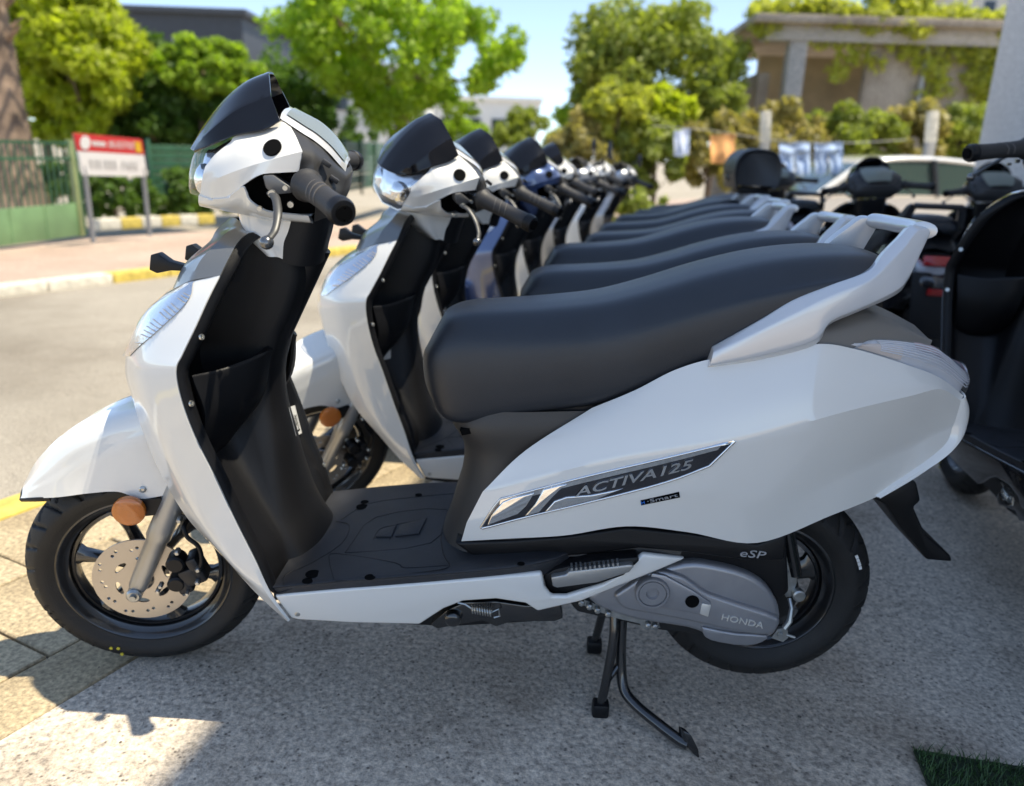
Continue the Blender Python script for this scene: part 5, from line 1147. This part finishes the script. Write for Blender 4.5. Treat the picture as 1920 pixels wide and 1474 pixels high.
put((.36, 2.02), 0, 37, {'pearl_white_paint': PAINT_BLUE, 'dark_silver_paint': PAINT_BLUE}, 'blue scooter with a dark visor parked behind three white ones', GR)
put((.47, 2.74), R(-1.5), 26, None, 'white scooter parked just behind the blue one', GR)
b6 = put((.62, 3.55), R(1), 33, {'pearl_white_paint': PAINT_GREY}, 'grey scooter with a black top box on its rack', GR, skip=('visor',))
b7 = put((.82, 4.40), R(-3), 14, None, 'white scooter with black mirrors near the end of the row', GR, skip=('visor',))
b8 = put((1.05, 5.30), 0, 28, {'pearl_white_paint': PAINT_GREY}, 'grey scooter with black mirrors last in the row by the bushes', GR, skip=('visor',))
tag(S1, 'white scooter first in the kerbside row, chrome side badge and centre stand showing', 'scooter', GR)
# top box
tb_ = empty('top_box', (.62+1.42, 3.55, .90)); tb_.scale = (.62, .70, .82); prof = [(-.20, .0), (-.23, .10), (-.21, .20), (-.12, .265), (.06, .275), (.17, .24), (.22, .15), (.21, .05), (.17, .0)]
rows = []
for y, k in ((-.20, .82), (-.225, .95), (-.20, 1.), (0, 1.03), (.20, 1.), (.225, .95), (.20, .82)): rows.append([(x*k, y, .03+(z*k)+(1-k)*.12) for x, z in prof])
g = patch(np.array(rows, float), 4, 4); tbm = MB().grid(g); n_ = g.shape[1]
for s_ in (0, -1): tbm.add(list(g[s_]), [tuple(range(n_))])
obj('shell', tbm, mat('top_box_black', (.03, .031, .034), .42, bump=.2, bscale=700), tb_, sharp=50)
obj('seam', MB().tube([(-.228, -.19, .135), (-.238, 0, .135), (-.228, .19, .135)], .004, 6), INK, tb_)
obj('base_plate', MB().box((0, 0, .012), (.30, .24, .05)), BLK, tb_, bevel=.01)
obj('latch', MB().box((-.236, 0, .10), (.02, .06, .05)), DARKCH, tb_, bevel=.004)
tag(tb_, 'rounded black top box fixed on the rack of a far scooter', 'top box')
def mirrors(sc, th):
    for s_ in (-1, 1):
        b = MB().tube([steer(np.array([.33, .12*s_, 1.09]), th), steer(np.array([.31, .17*s_, 1.17]), th), steer(np.array([.33, .22*s_, 1.20]), th)], .006, 8); m1 = obj('mirror', b, BLK, sc)
        obj('mirror_head', MB().lathe([(.001, -.022), (.030, -.018), (.050, -.004), (.052, .006), (.046, .010), (0, .010)], steer(np.array([.33, .25*s_, 1.215]), th), (1, .15*s_, .1), n=20), BLK, m1)
mirrors(b7, 14); mirrors(b8, 28)
# ------------------------------------------------------------------ the black scooters by the building, noses away from the camera
GB = 'black scooters by the pale building'
def blk(loc, rzd, th, label, sc=1.):
    o = put(loc, R(rzd), th, BLACKSET, label, GB); o.scale = (sc, sc, sc); return o
blk((2.33, 1.22), -99, 0, 'black scooter turned away beside the tail of the first white one, foot well in view', 1.12)
t1 = blk((2.72, 3.62), -97, 10, 'black scooter with a red tail lamp and small red reflector facing away')
t2 = blk((3.45, 3.75), -95, 5, 'black scooter facing away beside the pale building wall')
t0 = blk((2.72, 5.60), -95, 12, 'black scooter facing away in front of the white car')
# the red tail lamp, reflector and label that show on the middle one
for o in t1.children:
    if o.name.startswith('tail_light'):
        for c in o.children:
            if c.name.startswith('stop_lamp'):
                for s_ in c.material_slots: s_.link = 'OBJECT'; s_.material = REDM
obj('rear_reflector', MB().box((1.585, 0, .62), (.012, .075, .028), Matrix.Rotation(R(15), 3, 'Y')), REDM, t1, bevel=.003)
obj('number_label', MB().box((1.585, 0, .50), (.006, .10, .03), Matrix.Rotation(R(15), 3, 'Y')), STICK, t1, smooth=False)
obj('red_lamp', MB().box((1.578, 0, .755), (.02, .15, .045), Matrix.Rotation(R(-20), 3, 'Y')), REDM, t1, bevel=.008)
obj('plate_panel', MB().prism([(1.545, -.10, .70), (1.545, .10, .70), (1.60, .09, .42), (1.60, -.09, .42)], (.012, 0, .003)), BLK, t1, bevel=.004)
